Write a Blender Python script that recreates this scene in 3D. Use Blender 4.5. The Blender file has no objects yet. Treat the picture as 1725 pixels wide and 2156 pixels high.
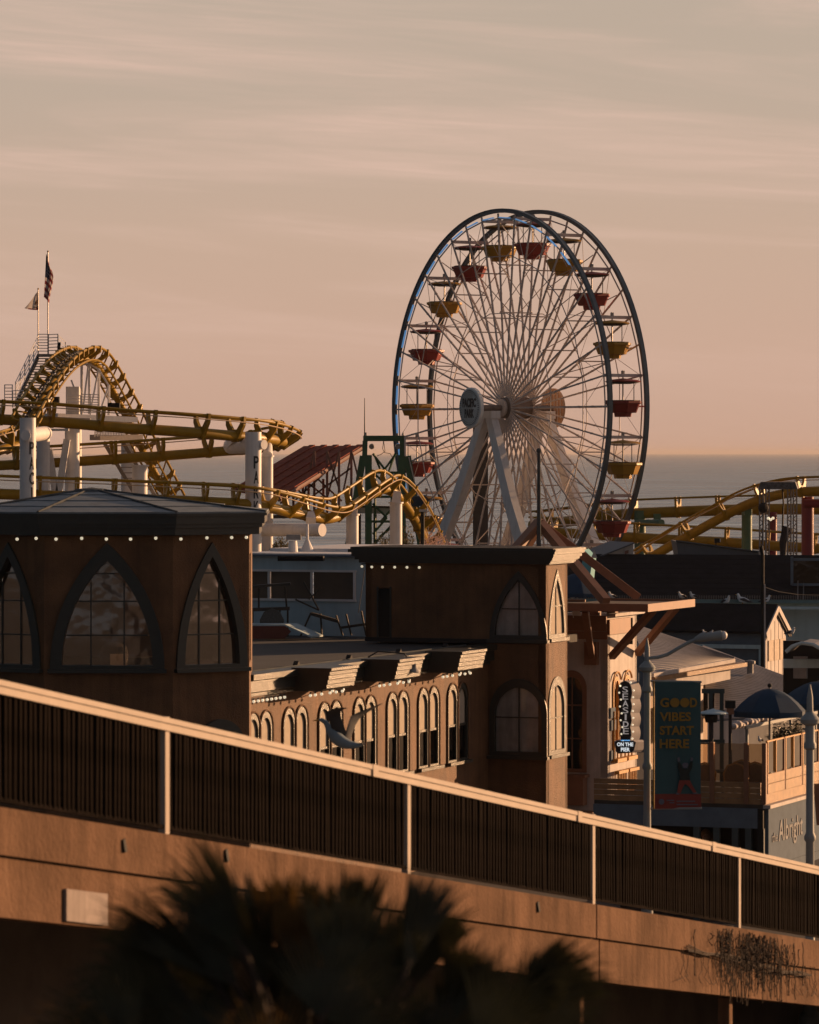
import bpy, bmesh, math, random
from mathutils import Vector as V, Matrix
from mathutils.geometry import tessellate_polygon
random.seed(11)
R = math.radians
S = bpy.context.scene
COL = S.collection
# ---------------------------------------------------------------- camera
F, CX, HY, CH = 9000.0, 862.5, 953.0, 12.1      # focal length and horizon measured on the photograph, camera height in metres
cam = bpy.data.cameras.new('camera'); cam_o = bpy.data.objects.new('camera', cam); COL.objects.link(cam_o)
cam_o.location = (0, 0, CH); cam_o.rotation_euler = (R(90), 0, 0)
cam.sensor_fit = 'HORIZONTAL'; cam.sensor_width = 36; cam.lens = 36*F/1725
cam.shift_y = -(1078-HY)/1725
cam.clip_start = 1; cam.clip_end = 200000
cam.dof.use_dof = True; cam.dof.focus_distance = 205; cam.dof.aperture_fstop = 6.0
S.camera = cam_o
# ---------------------------------------------------------------- sky, sun, exposure
SUN_AZ, SUN_EL = R(56), R(9)
sunv = V((math.sin(SUN_AZ)*math.cos(SUN_EL), math.cos(SUN_AZ)*math.cos(SUN_EL), math.sin(SUN_EL)))
w = bpy.data.worlds.new('World'); S.world = w; w.use_nodes = True
nt = w.node_tree; N = nt.nodes; L = nt.links
for n in list(N): N.remove(n)
def nd(t, **k):
    n = N.new(t)
    for a, b in k.items():
        if a == 'ins':
            for i, v in b.items(): n.inputs[i].default_value = v
        else: setattr(n, a, b)
    return n
def mth(op, a, b=None, c=None):
    n = nd('ShaderNodeMath', operation=op)
    for i, v in enumerate((a, b, c)):
        if v is None: continue
        if isinstance(v, (int, float)): n.inputs[i].default_value = v
        else: L.new(v, n.inputs[i])
    return n.outputs[0]
tc = nd('ShaderNodeTexCoord'); sep = nd('ShaderNodeSeparateXYZ'); L.new(tc.outputs['Generated'], sep.inputs[0])
X_, Y_, Z_ = sep.outputs
zc = mth('MAXIMUM', Z_, 0.0)
ramp = nd('ShaderNodeValToRGB'); L.new(mth('POWER', zc, 0.5), ramp.inputs[0])
cr = ramp.color_ramp
SKY = [(0, (.500, .305, .225)), (.15, (.525, .345, .262)), (.22, (.505, .352, .268)), (.29, (.45, .350, .278)), (.35, (.425, .345, .277)),
       (.5, (.25, .235, .225)), (.7, (.105, .12, .145)), (1, (.06, .085, .125))]
while len(cr.elements) < len(SKY): cr.elements.new(.5)
for e, (p, c) in zip(cr.elements, SKY): e.position = p; e.color = (*c, 1)
# thin cirrus: long streaks that dip a little to the right
cm = nd('ShaderNodeCombineXYZ')
L.new(mth('MULTIPLY', X_, 5.0), cm.inputs[0]); L.new(mth('MULTIPLY', Y_, 5.0), cm.inputs[2])
L.new(mth('ADD', mth('MULTIPLY', Z_, 62.0), mth('MULTIPLY', X_, 4.5)), cm.inputs[1])
nz = nd('ShaderNodeTexNoise', ins={'Scale': 1.0, 'Detail': 6.0, 'Roughness': .55, 'Distortion': .7}); L.new(cm.outputs[0], nz.inputs['Vector'])
cm2 = nd('ShaderNodeCombineXYZ')
L.new(mth('MULTIPLY', X_, 16.0), cm2.inputs[0]); L.new(mth('MULTIPLY', Y_, 16.0), cm2.inputs[2])
L.new(mth('ADD', mth('MULTIPLY', Z_, 260.0), mth('MULTIPLY', X_, 13.0)), cm2.inputs[1])
nz2 = nd('ShaderNodeTexNoise', ins={'Scale': 1.0, 'Detail': 5.0, 'Roughness': .6, 'Distortion': .9}); L.new(cm2.outputs[0], nz2.inputs['Vector'])
mr = nd('ShaderNodeMapRange', ins={1: .42, 2: .68, 3: 0.0, 4: 1.0}); mr.interpolation_type = 'SMOOTHSTEP'; L.new(nz.outputs[0], mr.inputs[0])
mr2 = nd('ShaderNodeMapRange', ins={1: .36, 2: .78, 3: .45, 4: 1.0}); mr2.interpolation_type = 'SMOOTHSTEP'; L.new(nz2.outputs[0], mr2.inputs[0])
up_ = nd('ShaderNodeMapRange', ins={1: .012, 2: .055, 3: .12, 4: 1.0}); L.new(zc, up_.inputs[0])
cf = mth('MULTIPLY', mth('MULTIPLY', mr.outputs[0], mr2.outputs[0]), up_.outputs[0])
mx = nd('ShaderNodeMix', data_type='RGBA'); L.new(mth('MULTIPLY', cf, .85), mx.inputs[0]); L.new(ramp.outputs[0], mx.inputs[6]); mx.inputs[7].default_value = (.65, .445, .36, 1)
# the sky is brightest on the sun's side and dims to the east behind the camera
az = mth('ADD', mth('MULTIPLY', X_, math.sin(SUN_AZ)), mth('MULTIPLY', Y_, math.cos(SUN_AZ)))
azr = nd('ShaderNodeMapRange', ins={1: -.8, 2: .48, 3: 0.0, 4: 1.0}); azr.interpolation_type = 'SMOOTHSTEP'; L.new(az, azr.inputs[0])
az2 = nd('ShaderNodeMix', data_type='RGBA'); L.new(azr.outputs[0], az2.inputs[0]); az2.inputs[6].default_value = (.18, .29, .40, 1); az2.inputs[7].default_value = (1, 1, 1, 1)
vm = nd('ShaderNodeVectorMath', operation='MULTIPLY'); L.new(mx.outputs[2], vm.inputs[0]); L.new(az2.outputs[2], vm.inputs[1])
bg1 = nd('ShaderNodeBackground'); L.new(vm.outputs[0], bg1.inputs[0]); bg1.inputs[1].default_value = .83
sky = nd('ShaderNodeTexSky'); sky.sky_type = 'NISHITA'; sky.sun_disc = False; sky.sun_elevation = SUN_EL; sky.sun_rotation = SUN_AZ
sky.dust_density = 3.0
bg2 = nd('ShaderNodeBackground'); L.new(sky.outputs[0], bg2.inputs[0]); bg2.inputs[1].default_value = 0.05
mxs = nd('ShaderNodeMixShader', ins={0: .93}); L.new(bg2.outputs[0], mxs.inputs[1]); L.new(bg1.outputs[0], mxs.inputs[2])
out = nd('ShaderNodeOutputWorld'); L.new(mxs.outputs[0], out.inputs[0])
sl = bpy.data.lights.new('sun', 'SUN'); sl.energy = 5.0; sl.angle = R(.6); sl.color = (1.0, .56, .28)
so = bpy.data.objects.new('sun', sl); COL.objects.link(so); so.rotation_euler = (-sunv).to_track_quat('-Z', 'Y').to_euler(); so.location = (60, 60, 60)
S.view_settings.view_transform = 'Standard'; S.view_settings.look = 'None'; S.view_settings.gamma = 1; S.view_settings.exposure = .55
S.view_settings.use_curve_mapping = False
S.cycles.max_bounces = 6; S.cycles.volume_bounces = 1; S.cycles.transparent_max_bounces = 24
# ---------------------------------------------------------------- helpers
Zv = V((0, 0, 1)); E = V((.934, -.356, 0)).normalized(); D = V((.356, .934, 0)).normalized()   # pier frame: D along the pier, E across it
def P(px, py, Y): return V(((px-CX)/F*Y, Y, CH-(py-HY)/F*Y))
def zp(py, Y): return CH-(py-HY)/F*Y
def xp(px, Y): return (px-CX)/F*Y
def tat(O, d, px):                       # distance along d from O at which the column px is met
    k = (px-CX)/F
    return (k*O.y-O.x)/(d.x-k*d.y)
OFF = {}
class MB:
    def __init__(s): s.v = []; s.f = []; s.m = []; s.cm = 0
    def add(s, vs, fs):
        n = len(s.v); s.v += [V(p) for p in vs]
        for f in fs: s.f.append(tuple(i+n for i in f)); s.m.append(s.cm)
        return s
    def hexa(s, b, t):
        return s.add(list(b)+list(t), [(3, 2, 1, 0), (4, 5, 6, 7), (0, 1, 5, 4), (1, 2, 6, 5), (2, 3, 7, 6), (3, 0, 4, 7)])
    def box(s, c, sx, sy, sz, u=V((1, 0, 0))):       # c = centre of the base
        c = V(c); u = V(u).normalized(); v = Zv.cross(u)
        b = [c+u*(a*sx/2)+v*(e*sy/2) for a, e in ((-1, -1), (1, -1), (1, 1), (-1, 1))]
        return s.hexa(b, [p+Zv*sz for p in b])
    def beam(s, p, q, w, h, up=Zv, w2=None, h2=None):
        p, q = V(p), V(q); t = (q-p).normalized()
        if abs(t.dot(up)) > .98: up = V((0, 1, 0))
        sd = t.cross(up).normalized(); up = sd.cross(t)
        w2 = w if w2 is None else w2; h2 = h if h2 is None else h2
        a = [p+sd*(x*w/2)+up*(y*h/2) for x, y in ((-1, -1), (1, -1), (1, 1), (-1, 1))]
        b = [q+sd*(x*w2/2)+up*(y*h2/2) for x, y in ((-1, -1), (1, -1), (1, 1), (-1, 1))]
        return s.hexa(a, b)
    def tube(s, pts, r, n=8, closed=False):
        pts = [V(p) for p in pts]; m = len(pts); rs = r if isinstance(r, (list, tuple)) else [r]*m
        ring = []; up = None; vs = []
        for i, p in enumerate(pts):
            if closed: t = pts[(i+1) % m]-pts[i-1]
            else: t = pts[min(i+1, m-1)]-pts[max(i-1, 0)]
            if t.length < 1e-9: t = Zv.copy()
            t.normalize()
            if up is None: up = Zv if abs(t.z) < .9 else V((0, 1, 0))
            sd = t.cross(up)
            if sd.length < 1e-4: sd = t.cross(V((1, 0, 0)))
            sd.normalize(); up = sd.cross(t).normalized()
            for k in range(n):
                a = 2*math.pi*k/n
                vs.append(p+sd*(math.cos(a)*rs[i])+up*(math.sin(a)*rs[i]))
        fs = []
        for i in range(m if closed else m-1):
            j = (i+1) % m
            for k in range(n):
                l = (k+1) % n
                fs.append((i*n+k, i*n+l, j*n+l, j*n+k))
        if not closed: fs += [tuple(range(n-1, -1, -1)), tuple((m-1)*n+k for k in range(n))]
        return s.add(vs, fs)
    def prism(s, poly, vec):
        poly = [V(p) for p in poly]; n = len(poly); vec = V(vec)
        fs = [(i, (i+1) % n, n+(i+1) % n, n+i) for i in range(n)]
        for t in tessellate_polygon([poly]): fs += [tuple(t), tuple(n+i for i in reversed(t))]
        return s.add(poly+[p+vec for p in poly], fs)
    def lathe(s, c, prof, n=14, ax=Zv):
        c = V(c); ax = V(ax).normalized(); a = ax.orthogonal().normalized(); b = ax.cross(a); vs = []; m = len(prof)
        for r, z in prof:
            for k in range(n):
                t = 2*math.pi*k/n; vs.append(c+ax*z+a*(r*math.cos(t))+b*(r*math.sin(t)))
        fs = [(i*n+k, i*n+(k+1) % n, (i+1)*n+(k+1) % n, (i+1)*n+k) for i in range(m-1) for k in range(n)]
        fs += [tuple(range(n-1, -1, -1)), tuple((m-1)*n+k for k in range(n))]
        return s.add(vs, fs)
    def ball(s, c, r, n=8, m=6, sc=(1, 1, 1)):
        c = V(c); prof = [(math.sin(math.pi*i/m), -math.cos(math.pi*i/m)) for i in range(m+1)]
        vs = [c+V((max(q, .01)*math.cos(2*math.pi*k/n)*r*sc[0], max(q, .01)*math.sin(2*math.pi*k/n)*r*sc[1], z*r*sc[2])) for q, z in prof for k in range(n)]
        fs = [(i*n+k, i*n+(k+1) % n, (i+1)*n+(k+1) % n, (i+1)*n+k) for i in range(m) for k in range(n)]
        return s.add(vs, fs)
    def ringwall(s, poly, z0, z1, top=True):           # solid slab over a plan polygon
        lo = [V((p.x, p.y, z0)) for p in poly]
        return s.prism(lo, (0, 0, z1-z0))
    def build(s, name, mat, parent=None, smooth=False, loc=None, ang=40):
        me = bpy.data.meshes.new(name)
        off = V(loc) if loc is not None else (OFF.get(parent.name, V((0, 0, 0))) if parent else V((0, 0, 0)))
        me.from_pydata([tuple(p-off) for p in s.v], [], s.f)
        for x in (mat if isinstance(mat, (list, tuple)) else [mat]): me.materials.append(x)
        if isinstance(mat, (list, tuple)): me.polygons.foreach_set('material_index', s.m)
        if smooth:
            me.polygons.foreach_set('use_smooth', [True]*len(me.polygons)); me.set_sharp_from_angle(angle=R(ang))
        me.update()
        o = bpy.data.objects.new(name, me); COL.objects.link(o)
        if parent is not None:
            o.parent = parent; OFF[o.name] = off
        elif loc is not None: o.location = off; OFF[o.name] = off
        return o
def tag(o, label=None, cat=None, group=None, kind=None):
    for k, v in (('label', label), ('category', cat), ('group', group), ('kind', kind)):
        if v: o[k] = v
    return o
def thing(name, label, cat, loc, group=None):
    o = bpy.data.objects.new(name, None); COL.objects.link(o); o.location = loc; o.empty_display_size = .3
    OFF[o.name] = V(loc); return tag(o, label, cat, group)
def inst(me, name, parent, loc, rot=(0, 0, 0), scale=(1, 1, 1)):   # another copy of a piece, sharing its mesh
    o = bpy.data.objects.new(name, me); COL.objects.link(o); o.parent = parent
    o.location = V(loc)-OFF.get(parent.name, V((0, 0, 0))); o.rotation_euler = rot; o.scale = scale; return o
def mesh_of(mb, name, mat, smooth=False):
    o = mb.build(name, mat, None, smooth); me = o.data; bpy.data.objects.remove(o); return me
def crom(pts, per=8):                                   # Catmull-Rom through tuples of floats
    out = []; n = len(pts)
    for i in range(n-1):
        a, b, c, d = pts[max(i-1, 0)], pts[i], pts[i+1], pts[min(i+2, n-1)]
        for k in range(per):
            t = k/per
            out.append(tuple(.5*(2*b[j]+(c[j]-a[j])*t+(2*a[j]-5*b[j]+4*c[j]-d[j])*t*t+(3*b[j]-a[j]-3*c[j]+d[j])*t**3) for j in range(len(b))))
    out.append(tuple(pts[-1])); return out
# ---------------------------------------------------------------- materials
def mat(name, col, rough=.6, metal=0.0, var=.18, scale=2.5, bump=0.0, bscale=40, spec=.4, streak=0.0, tint=None, em=None, trans=0.0, pale=0.0):
    m = bpy.data.materials.new(name); m.use_nodes = True; t = m.node_tree; b = t.nodes['Principled BSDF']
    b.inputs['Roughness'].default_value = rough; b.inputs['Metallic'].default_value = metal; b.inputs['Specular IOR Level'].default_value = spec
    c = t.nodes.new('ShaderNodeTexCoord'); n = t.nodes.new('ShaderNodeTexNoise'); n.inputs['Scale'].default_value = scale; n.inputs['Detail'].default_value = 6; n.inputs['Roughness'].default_value = .62
    t.links.new(c.outputs['Object'], n.inputs['Vector'])
    mr = t.nodes.new('ShaderNodeMapRange'); mr.inputs[1].default_value = .3; mr.inputs[2].default_value = .72; t.links.new(n.outputs[0], mr.inputs[0])
    mx = t.nodes.new('ShaderNodeMix'); mx.data_type = 'RGBA'; t.links.new(mr.outputs[0], mx.inputs[0])
    lo = tint if tint else tuple(x*(1-var) for x in col)
    mx.inputs[6].default_value = (*lo, 1); mx.inputs[7].default_value = (*[min(1, x*(1+var*.6)) for x in col], 1)
    outc = mx.outputs[2]
    if streak:                                          # dirt that has run down a vertical face
        mp = t.nodes.new('ShaderNodeMapping'); mp.inputs['Scale'].default_value = (3.2, 3.2, .22); t.links.new(c.outputs['Object'], mp.inputs[0])
        n2 = t.nodes.new('ShaderNodeTexNoise'); n2.inputs['Scale'].default_value = 1.6; n2.inputs['Detail'].default_value = 5; t.links.new(mp.outputs[0], n2.inputs['Vector'])
        r2 = t.nodes.new('ShaderNodeMapRange'); r2.inputs[1].default_value = .45; r2.inputs[2].default_value = .75; r2.inputs[3].default_value = 1.0; r2.inputs[4].default_value = 1-streak; t.links.new(n2.outputs[0], r2.inputs[0])
        vs = t.nodes.new('ShaderNodeVectorMath'); vs.operation = 'SCALE'; t.links.new(outc, vs.inputs[0]); t.links.new(r2.outputs[0], vs.inputs['Scale']); outc = vs.outputs[0]
    if pale:                                            # lime that has washed out of the joints
        mp = t.nodes.new('ShaderNodeMapping'); mp.inputs['Scale'].default_value = (5.5, 5.5, .5); t.links.new(c.outputs['Object'], mp.inputs[0])
        n2 = t.nodes.new('ShaderNodeTexNoise'); n2.inputs['Scale'].default_value = 1.0; n2.inputs['Detail'].default_value = 7; n2.inputs['Roughness'].default_value = .7; t.links.new(mp.outputs[0], n2.inputs['Vector'])
        r2 = t.nodes.new('ShaderNodeMapRange'); r2.inputs[1].default_value = .60; r2.inputs[2].default_value = .78; r2.inputs[4].default_value = pale; t.links.new(n2.outputs[0], r2.inputs[0])
        mz = t.nodes.new('ShaderNodeMix'); mz.data_type = 'RGBA'; t.links.new(r2.outputs[0], mz.inputs[0]); t.links.new(outc, mz.inputs[6]); mz.inputs[7].default_value = (*[min(1, x*2.0+.03) for x in col], 1); outc = mz.outputs[2]
    t.links.new(outc, b.inputs['Base Color'])
    if bump:
        n3 = t.nodes.new('ShaderNodeTexNoise'); n3.inputs['Scale'].default_value = bscale; n3.inputs['Detail'].default_value = 5; t.links.new(c.outputs['Object'], n3.inputs['Vector'])
        bp = t.nodes.new('ShaderNodeBump'); bp.inputs['Strength'].default_value = bump; bp.inputs['Distance'].default_value = .03
        t.links.new(n3.outputs[0], bp.inputs['Height']); t.links.new(bp.outputs[0], b.inputs['Normal'])
    if em: b.inputs['Emission Color'].default_value = (*em[0], 1); b.inputs['Emission Strength'].default_value = em[1]
    if trans:
        tb = t.nodes.new('ShaderNodeBsdfTranslucent'); t.links.new(outc, tb.inputs[0]); ms = t.nodes.new('ShaderNodeMixShader'); ms.inputs[0].default_value = trans
        t.links.new(b.outputs[0], ms.inputs[1]); t.links.new(tb.outputs[0], ms.inputs[2]); t.links.new(ms.outputs[0], t.nodes['Material Output'].inputs[0])
    return m
def glass(name, tint=(.55, .5, .45), refl=.12, rough=.06):
    m = bpy.data.materials.new(name); m.use_nodes = True; t = m.node_tree; t.nodes.remove(t.nodes['Principled BSDF'])
    a = t.nodes.new('ShaderNodeBsdfTransparent'); a.inputs[0].default_value = (*tint, 1)
    g = t.nodes.new('ShaderNodeBsdfGlossy'); g.inputs['Roughness'].default_value = rough; g.inputs[0].default_value = (.9, .9, .9, 1)
    f = t.nodes.new('ShaderNodeFresnel'); f.inputs[0].default_value = 1.5
    ad = t.nodes.new('ShaderNodeMath'); ad.operation = 'ADD'; ad.inputs[1].default_value = refl; ad.use_clamp = True; t.links.new(f.outputs[0], ad.inputs[0])
    tc = t.nodes.new('ShaderNodeTexCoord'); nz = t.nodes.new('ShaderNodeTexNoise'); nz.inputs['Scale'].default_value = 1.3; t.links.new(tc.outputs['Object'], nz.inputs['Vector'])
    bp = t.nodes.new('ShaderNodeBump'); bp.inputs['Strength'].default_value = .25; bp.inputs['Distance'].default_value = .05; t.links.new(nz.outputs[0], bp.inputs['Height']); t.links.new(bp.outputs[0], g.inputs['Normal'])
    x = t.nodes.new('ShaderNodeMixShader'); t.links.new(ad.outputs[0], x.inputs[0]); t.links.new(a.outputs[0], x.inputs[1]); t.links.new(g.outputs[0], x.inputs[2]); t.links.new(x.outputs[0], t.nodes['Material Output'].inputs[0])
    return m
MT = {}
MT['plaster'] = mat('brown_plaster', (.158, .074, .031), .70, var=.36, scale=1.3, bump=1.0, bscale=30, streak=.35, spec=.42)
MT['plaster_dark'] = MT['plaster']
MT['trim_green'] = mat('dark_green_gloss_trim', (.019, .023, .021), .42, var=.25, scale=4, bump=.12, bscale=14, spec=.55)
MT['trim_cream'] = MT['trim_green']
MT['cornice'] = MT['trim_green']
MT['roof_dark'] = mat('tar_roof', (.040, .042, .043), .85, var=.35, scale=.7, bump=.4, bscale=8)
MT['roof_tower'] = mat('weathered_roofing', (.16, .19, .21), .6, var=.35, scale=1.6, bump=.2, bscale=12)
MT['roof_cap'] = mat('roof_ridge_cap', (.09, .10, .105), .95, var=.3, spec=.05)
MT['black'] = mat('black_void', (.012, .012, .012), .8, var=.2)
MT['interior'] = mat('interior_brown', (.20, .10, .045), .7, var=.3, scale=1.5)
MT['shade_cloth'] = mat('window_blind', (.42, .36, .29), .85, var=.12, scale=6, streak=.15)
MT['glass'] = glass('window_glass', (.72, .66, .6), .20)
MT['glass_plain'] = glass('plain_window_glass', (.92, .92, .92), -.02)
MT['glass_dark'] = glass('dark_window_glass', (.04, .04, .04), .02)
MT['glass_clear'] = glass('screen_glass', (.80, .72, .62), .03)
MT['bulb'] = mat('frosted_bulb', (.85, .8, .7), .3, var=.05, em=((1, .86, .6), .42))
MT['wire'] = mat('black_wire', (.02, .02, .02), .6)
MT['white'] = mat('white_paint', (.72, .70, .69), .5, var=.10, scale=1.2, streak=.14)
MT['white_blue'] = mat('blue_white_wall', (.40, .52, .57), .7, var=.12, scale=1.2, streak=.15)
MT['yellow'] = mat('mustard_paint', (.28, .165, .006), .42, var=.16, scale=1.8, spec=.25, streak=.12)
MT['yellow_d'] = mat('gondola_yellow', (.36, .19, .015), .45, var=.12)
MT['red_d'] = mat('gondola_red', (.22, .022, .02), .45, var=.15)
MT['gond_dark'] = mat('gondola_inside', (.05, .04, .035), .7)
MT['steel'] = mat('weathered_white_steel', (.56, .49, .45), .5, var=.25, scale=1.5)
MT['rim'] = mat('blue_grey_rim_paint', (.10, .125, .14), .45, var=.25, scale=1.0)
MT['led'] = mat('blue_led_strip', (.08, .2, .4), .3, em=((.18, .45, .85), .28))
MT['ink'] = mat('dark_lettering', (.02, .025, .03), .5, var=.1)
MT['green'] = mat('dark_green_steel', (.022, .085, .042), .5, var=.25)
MT['rust'] = mat('rust_red_roofing', (.27, .06, .035), .8, var=.35, scale=2, bump=.3, bscale=6, streak=.3, spec=.12)
MT['rust_steel'] = mat('red_brown_steel', (.20, .09, .065), .6, var=.25)
MT['teal_green'] = mat('pale_green_column', (.06, .13, .075), .5, var=.15)
MT['col_red'] = mat('crimson_column', (.15, .012, .025), .5, var=.15)
MT['truss'] = mat('grey_truss_metal', (.22, .20, .19), .4, metal=.5)
MT['shingle'] = mat('black_shingles', (.020, .020, .022), 1.0, var=.3, scale=2, bump=.5, bscale=10, spec=.1)
MT['slate'] = mat('blue_grey_sheeting', (.085, .10, .12), .6, var=.15)
MT['corrug'] = mat('grey_metal_roofing', (.20, .185, .19), .5, var=.22, scale=1.2, metal=.2, streak=.2)
MT['terra'] = mat('burnt_orange_paint', (.22, .10, .055), .6, var=.2, scale=2, spec=.5)
MT['gold'] = mat('ochre_trim_paint', (.48, .235, .05), .5, var=.2)
MT['wood'] = mat('warm_wood', (.30, .165, .075), .5, var=.3, scale=3.5, bump=.1)
MT['cream'] = mat('cream_wall', (.48, .44, .42), .7, var=.15, streak=.25)
MT['bluegrey'] = mat('blue_grey_wall', (.12, .155, .195), .85, var=.15, spec=.1)
MT['lamp_grey'] = mat('pale_grey_lamp_paint', (.25, .275, .28), .6, var=.12)
MT['teal'] = mat('teal_banner_print', (.035, .095, .11), .8, var=.12)
MT['mustard'] = mat('mustard_print', (.30, .175, .03), .8, var=.1)
MT['red_print'] = mat('red_print', (.24, .045, .035), .8, var=.1)
MT['navy'] = mat('navy_umbrella_cloth', (.008, .045, .10), .7, var=.2, trans=.25)
MT['sign_black'] = mat('sign_black_enamel', (.012, .014, .018), .35)
MT['neon_white'] = mat('neon_white_tube', (.6, .6, .6), .5, em=((1, .98, .95), .12))
MT['sign_letter'] = mat('dull_white_letters', (.30, .31, .32), .8, spec=.1)
MT['neon_bright'] = mat('lit_neon_letters', (.8, .85, .9), .4, em=((.85, .95, 1), .45))
MT['neon_blue'] = mat('blue_neon_tube', (.1, .3, .6), .4, em=((.15, .5, 1), .5))
MT['metal'] = mat('galvanised_metal', (.24, .24, .24), .6, metal=.1, var=.2)
MT['concrete'] = mat('bridge_concrete', (.172, .103, .066), .95, var=.4, scale=.8, bump=.6, bscale=18, streak=.35, spec=.06, pale=.5)
MT['concrete_dark'] = mat('plain_bridge_concrete', (.16, .13, .11), .95, var=.25, scale=1, bump=.3)
MT['rail'] = mat('cream_rail_paint', (.37, .305, .255), .65, var=.14, scale=2.2, bump=.05)
MT['picket'] = mat('brown_black_picket', (.0125, .009, .0075), .95, var=.8, scale=2.5, spec=.02)
MT['asphalt'] = mat('asphalt', (.05, .048, .046), .9, var=.2, bump=.3)
MT['deck'] = mat('deck_boards', (.07, .058, .048), .85, var=.25, scale=1.5)
MT['sand'] = mat('sand_ground', (.085, .075, .062), .95, var=.2)
MT['leaf'] = mat('palm_leaf', (.034, .033, .014), .6, var=.4, scale=5, trans=.12)
MT['leaf_dry_sunlit'] = mat('dry_sunlit_palm_leaf', (.15, .085, .025), .7, var=.3, scale=5, trans=.3)  # dry tone with sunlit gold painted into the leaf colour
MT['plant'] = mat('shrub_leaf', (.075, .065, .022), .7, var=.4, trans=.25)
MT['twig'] = mat('dry_vine', (.045, .03, .022), .9, var=.3)
MT['gull_white'] = mat('gull_white_feathers', (.62, .64, .66), .8, var=.08, scale=8)
MT['gull_grey'] = mat('gull_grey_feathers', (.045, .046, .052), .8, var=.2, scale=8)
MT['beak'] = mat('yellow_beak', (.45, .25, .04), .5)
MT['skin'] = mat('skin', (.42, .23, .14), .6)
MT['hair'] = mat('light_brown_hair', (.25, .13, .05), .6)
MT['cloth_dark'] = mat('dark_clothing', (.03, .03, .035), .9)
MT['rattan'] = mat('woven_rattan', (.20, .11, .05), .7, var=.3, scale=20, bump=.6, bscale=60)
# ---------------------------------------------------------------- lettering meshes (made first, while the scene is small)
def glyphs(body, bold=.02, align='CENTER', space=1.0):
    c = bpy.data.curves.new('t', 'FONT'); c.body = body; c.size = 1; c.align_x = align; c.offset = bold; c.resolution_u = 3; c.space_line = space
    o = bpy.data.objects.new('t', c); COL.objects.link(o); dg = bpy.context.evaluated_depsgraph_get(); dg.update()
    e = o.evaluated_get(dg); me = e.to_mesh(); vs = [v.co.xy.copy() for v in me.vertices]; fs = [tuple(p.vertices) for p in me.polygons]; e.to_mesh_clear()
    bpy.data.objects.remove(o); bpy.data.curves.remove(c)
    x0, x1 = min(v.x for v in vs), max(v.x for v in vs); y0, y1 = min(v.y for v in vs), max(v.y for v in vs)
    return [((v.x-x0)/(x1-x0), (v.y-y0)/(y1-y0)) for v in vs], fs
TXT = {}
for k, b in (('PACIFIC', .035), ('PARK', .035), ('GOOD', .03), ('VIBES', .03), ('START', .03), ('HERE', .03), ('ON THE', .03), ('PIER', .03), ('G', .03), ('D', .03), ('SEASIDE', .02),
             ('P', .02), ('A', .02), ('C', .02), ('F', .02), ('I', .02), ('R', .02), ('K', .02), ('S', .0), ('E', .0), ('the', .0), ('Albright', .01)):
    TXT[k] = glyphs(k, b)
def letters(name, key, O, u, v, w, h, parent, m, n, th=.02, wrap=None):
    vs, fs = TXT[key]; mb = MB(); O = V(O); k = len(vs)
    def pt(a, b, q): return O+u*(a*w)+v*(b*h)+n*q
    if wrap: pt = lambda a, b, q: wrap(a*w, b*h, q)
    mb.add([pt(a, b, th) for a, b in vs]+[pt(a, b, .001) for a, b in vs], fs)
    cnt = {}
    for f in fs:
        for i in range(len(f)):
            e = (f[i], f[(i+1) % len(f)]); cnt[frozenset(e)] = cnt.get(frozenset(e), 0)+1
    for f in fs:
        for i in range(len(f)):
            a, b = f[i], f[(i+1) % len(f)]
            if cnt[frozenset((a, b))] == 1: mb.f.append((a, b, b+k, a+k)); mb.m.append(0)
    return mb.build(name, m, parent)
# ---------------------------------------------------------------- walls with openings, and windows
def outl(kind, w, h, n=12):
    if kind == 'q': return [(-w/2, 0), (-w/2, h), (w/2, h), (w/2, 0)]
    p = []
    if kind == 'g':
        c = (h*h-w*w/4)/w; r = c+w/2; a1 = math.asin(min(1, h/r))
        for i in range(n+1):
            a = a1*i/n; p.append((-(r*math.cos(a)-c), r*math.sin(a)))
        return p+[(-x, z) for x, z in reversed(p[:-1])]
    k = h-w/2*(1.12 if kind == 'r' else 1)
    p = [(-w/2, 0)]+[(-w/2*math.cos(math.pi*i/(2*n)), k+(h-k)*math.sin(math.pi*i/(2*n))) for i in range(n+1)]
    return p+[(-x, z) for x, z in reversed(p[:-1])]
def wall(parent, name, O, u, n, poly, holes, th, m, back=True):
    O = V(O); pt = lambda a, z, k: O+u*a+Zv*z+n*k
    lo = [[V((a, z, 0)) for a, z in poly]]+[[V((a, z, 0)) for a, z in h] for h in holes]
    fl = [q for l in lo for q in l]; tr = tessellate_polygon(lo); mb = MB(); k = len(fl)
    mb.add([pt(q.x, q.y, 0) for q in fl]+[pt(q.x, q.y, -th) for q in fl], [tuple(t) for t in tr]+[tuple(i+k for i in t) for t in tr])
    b = 0
    for l in lo:
        m_ = len(l)
        for i in range(m_): j = (i+1) % m_; mb.f.append((b+i, b+j, b+j+k, b+i+k)); mb.m.append(0)
        b += m_
    return mb.build(name, m, parent)
def clip(poly, a, b, c):                                # keep a*x+b*y<=c
    o = []
    for i in range(len(poly)):
        p, q = poly[i], poly[(i+1) % len(poly)]; dp = a*p[0]+b*p[1]-c; dq = a*q[0]+b*q[1]-c
        if dp <= 0: o.append(p)
        if dp*dq < 0: t = dp/(dp-dq); o.append((p[0]+(q[0]-p[0])*t, p[1]+(q[1]-p[1])*t))
    return o
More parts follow.
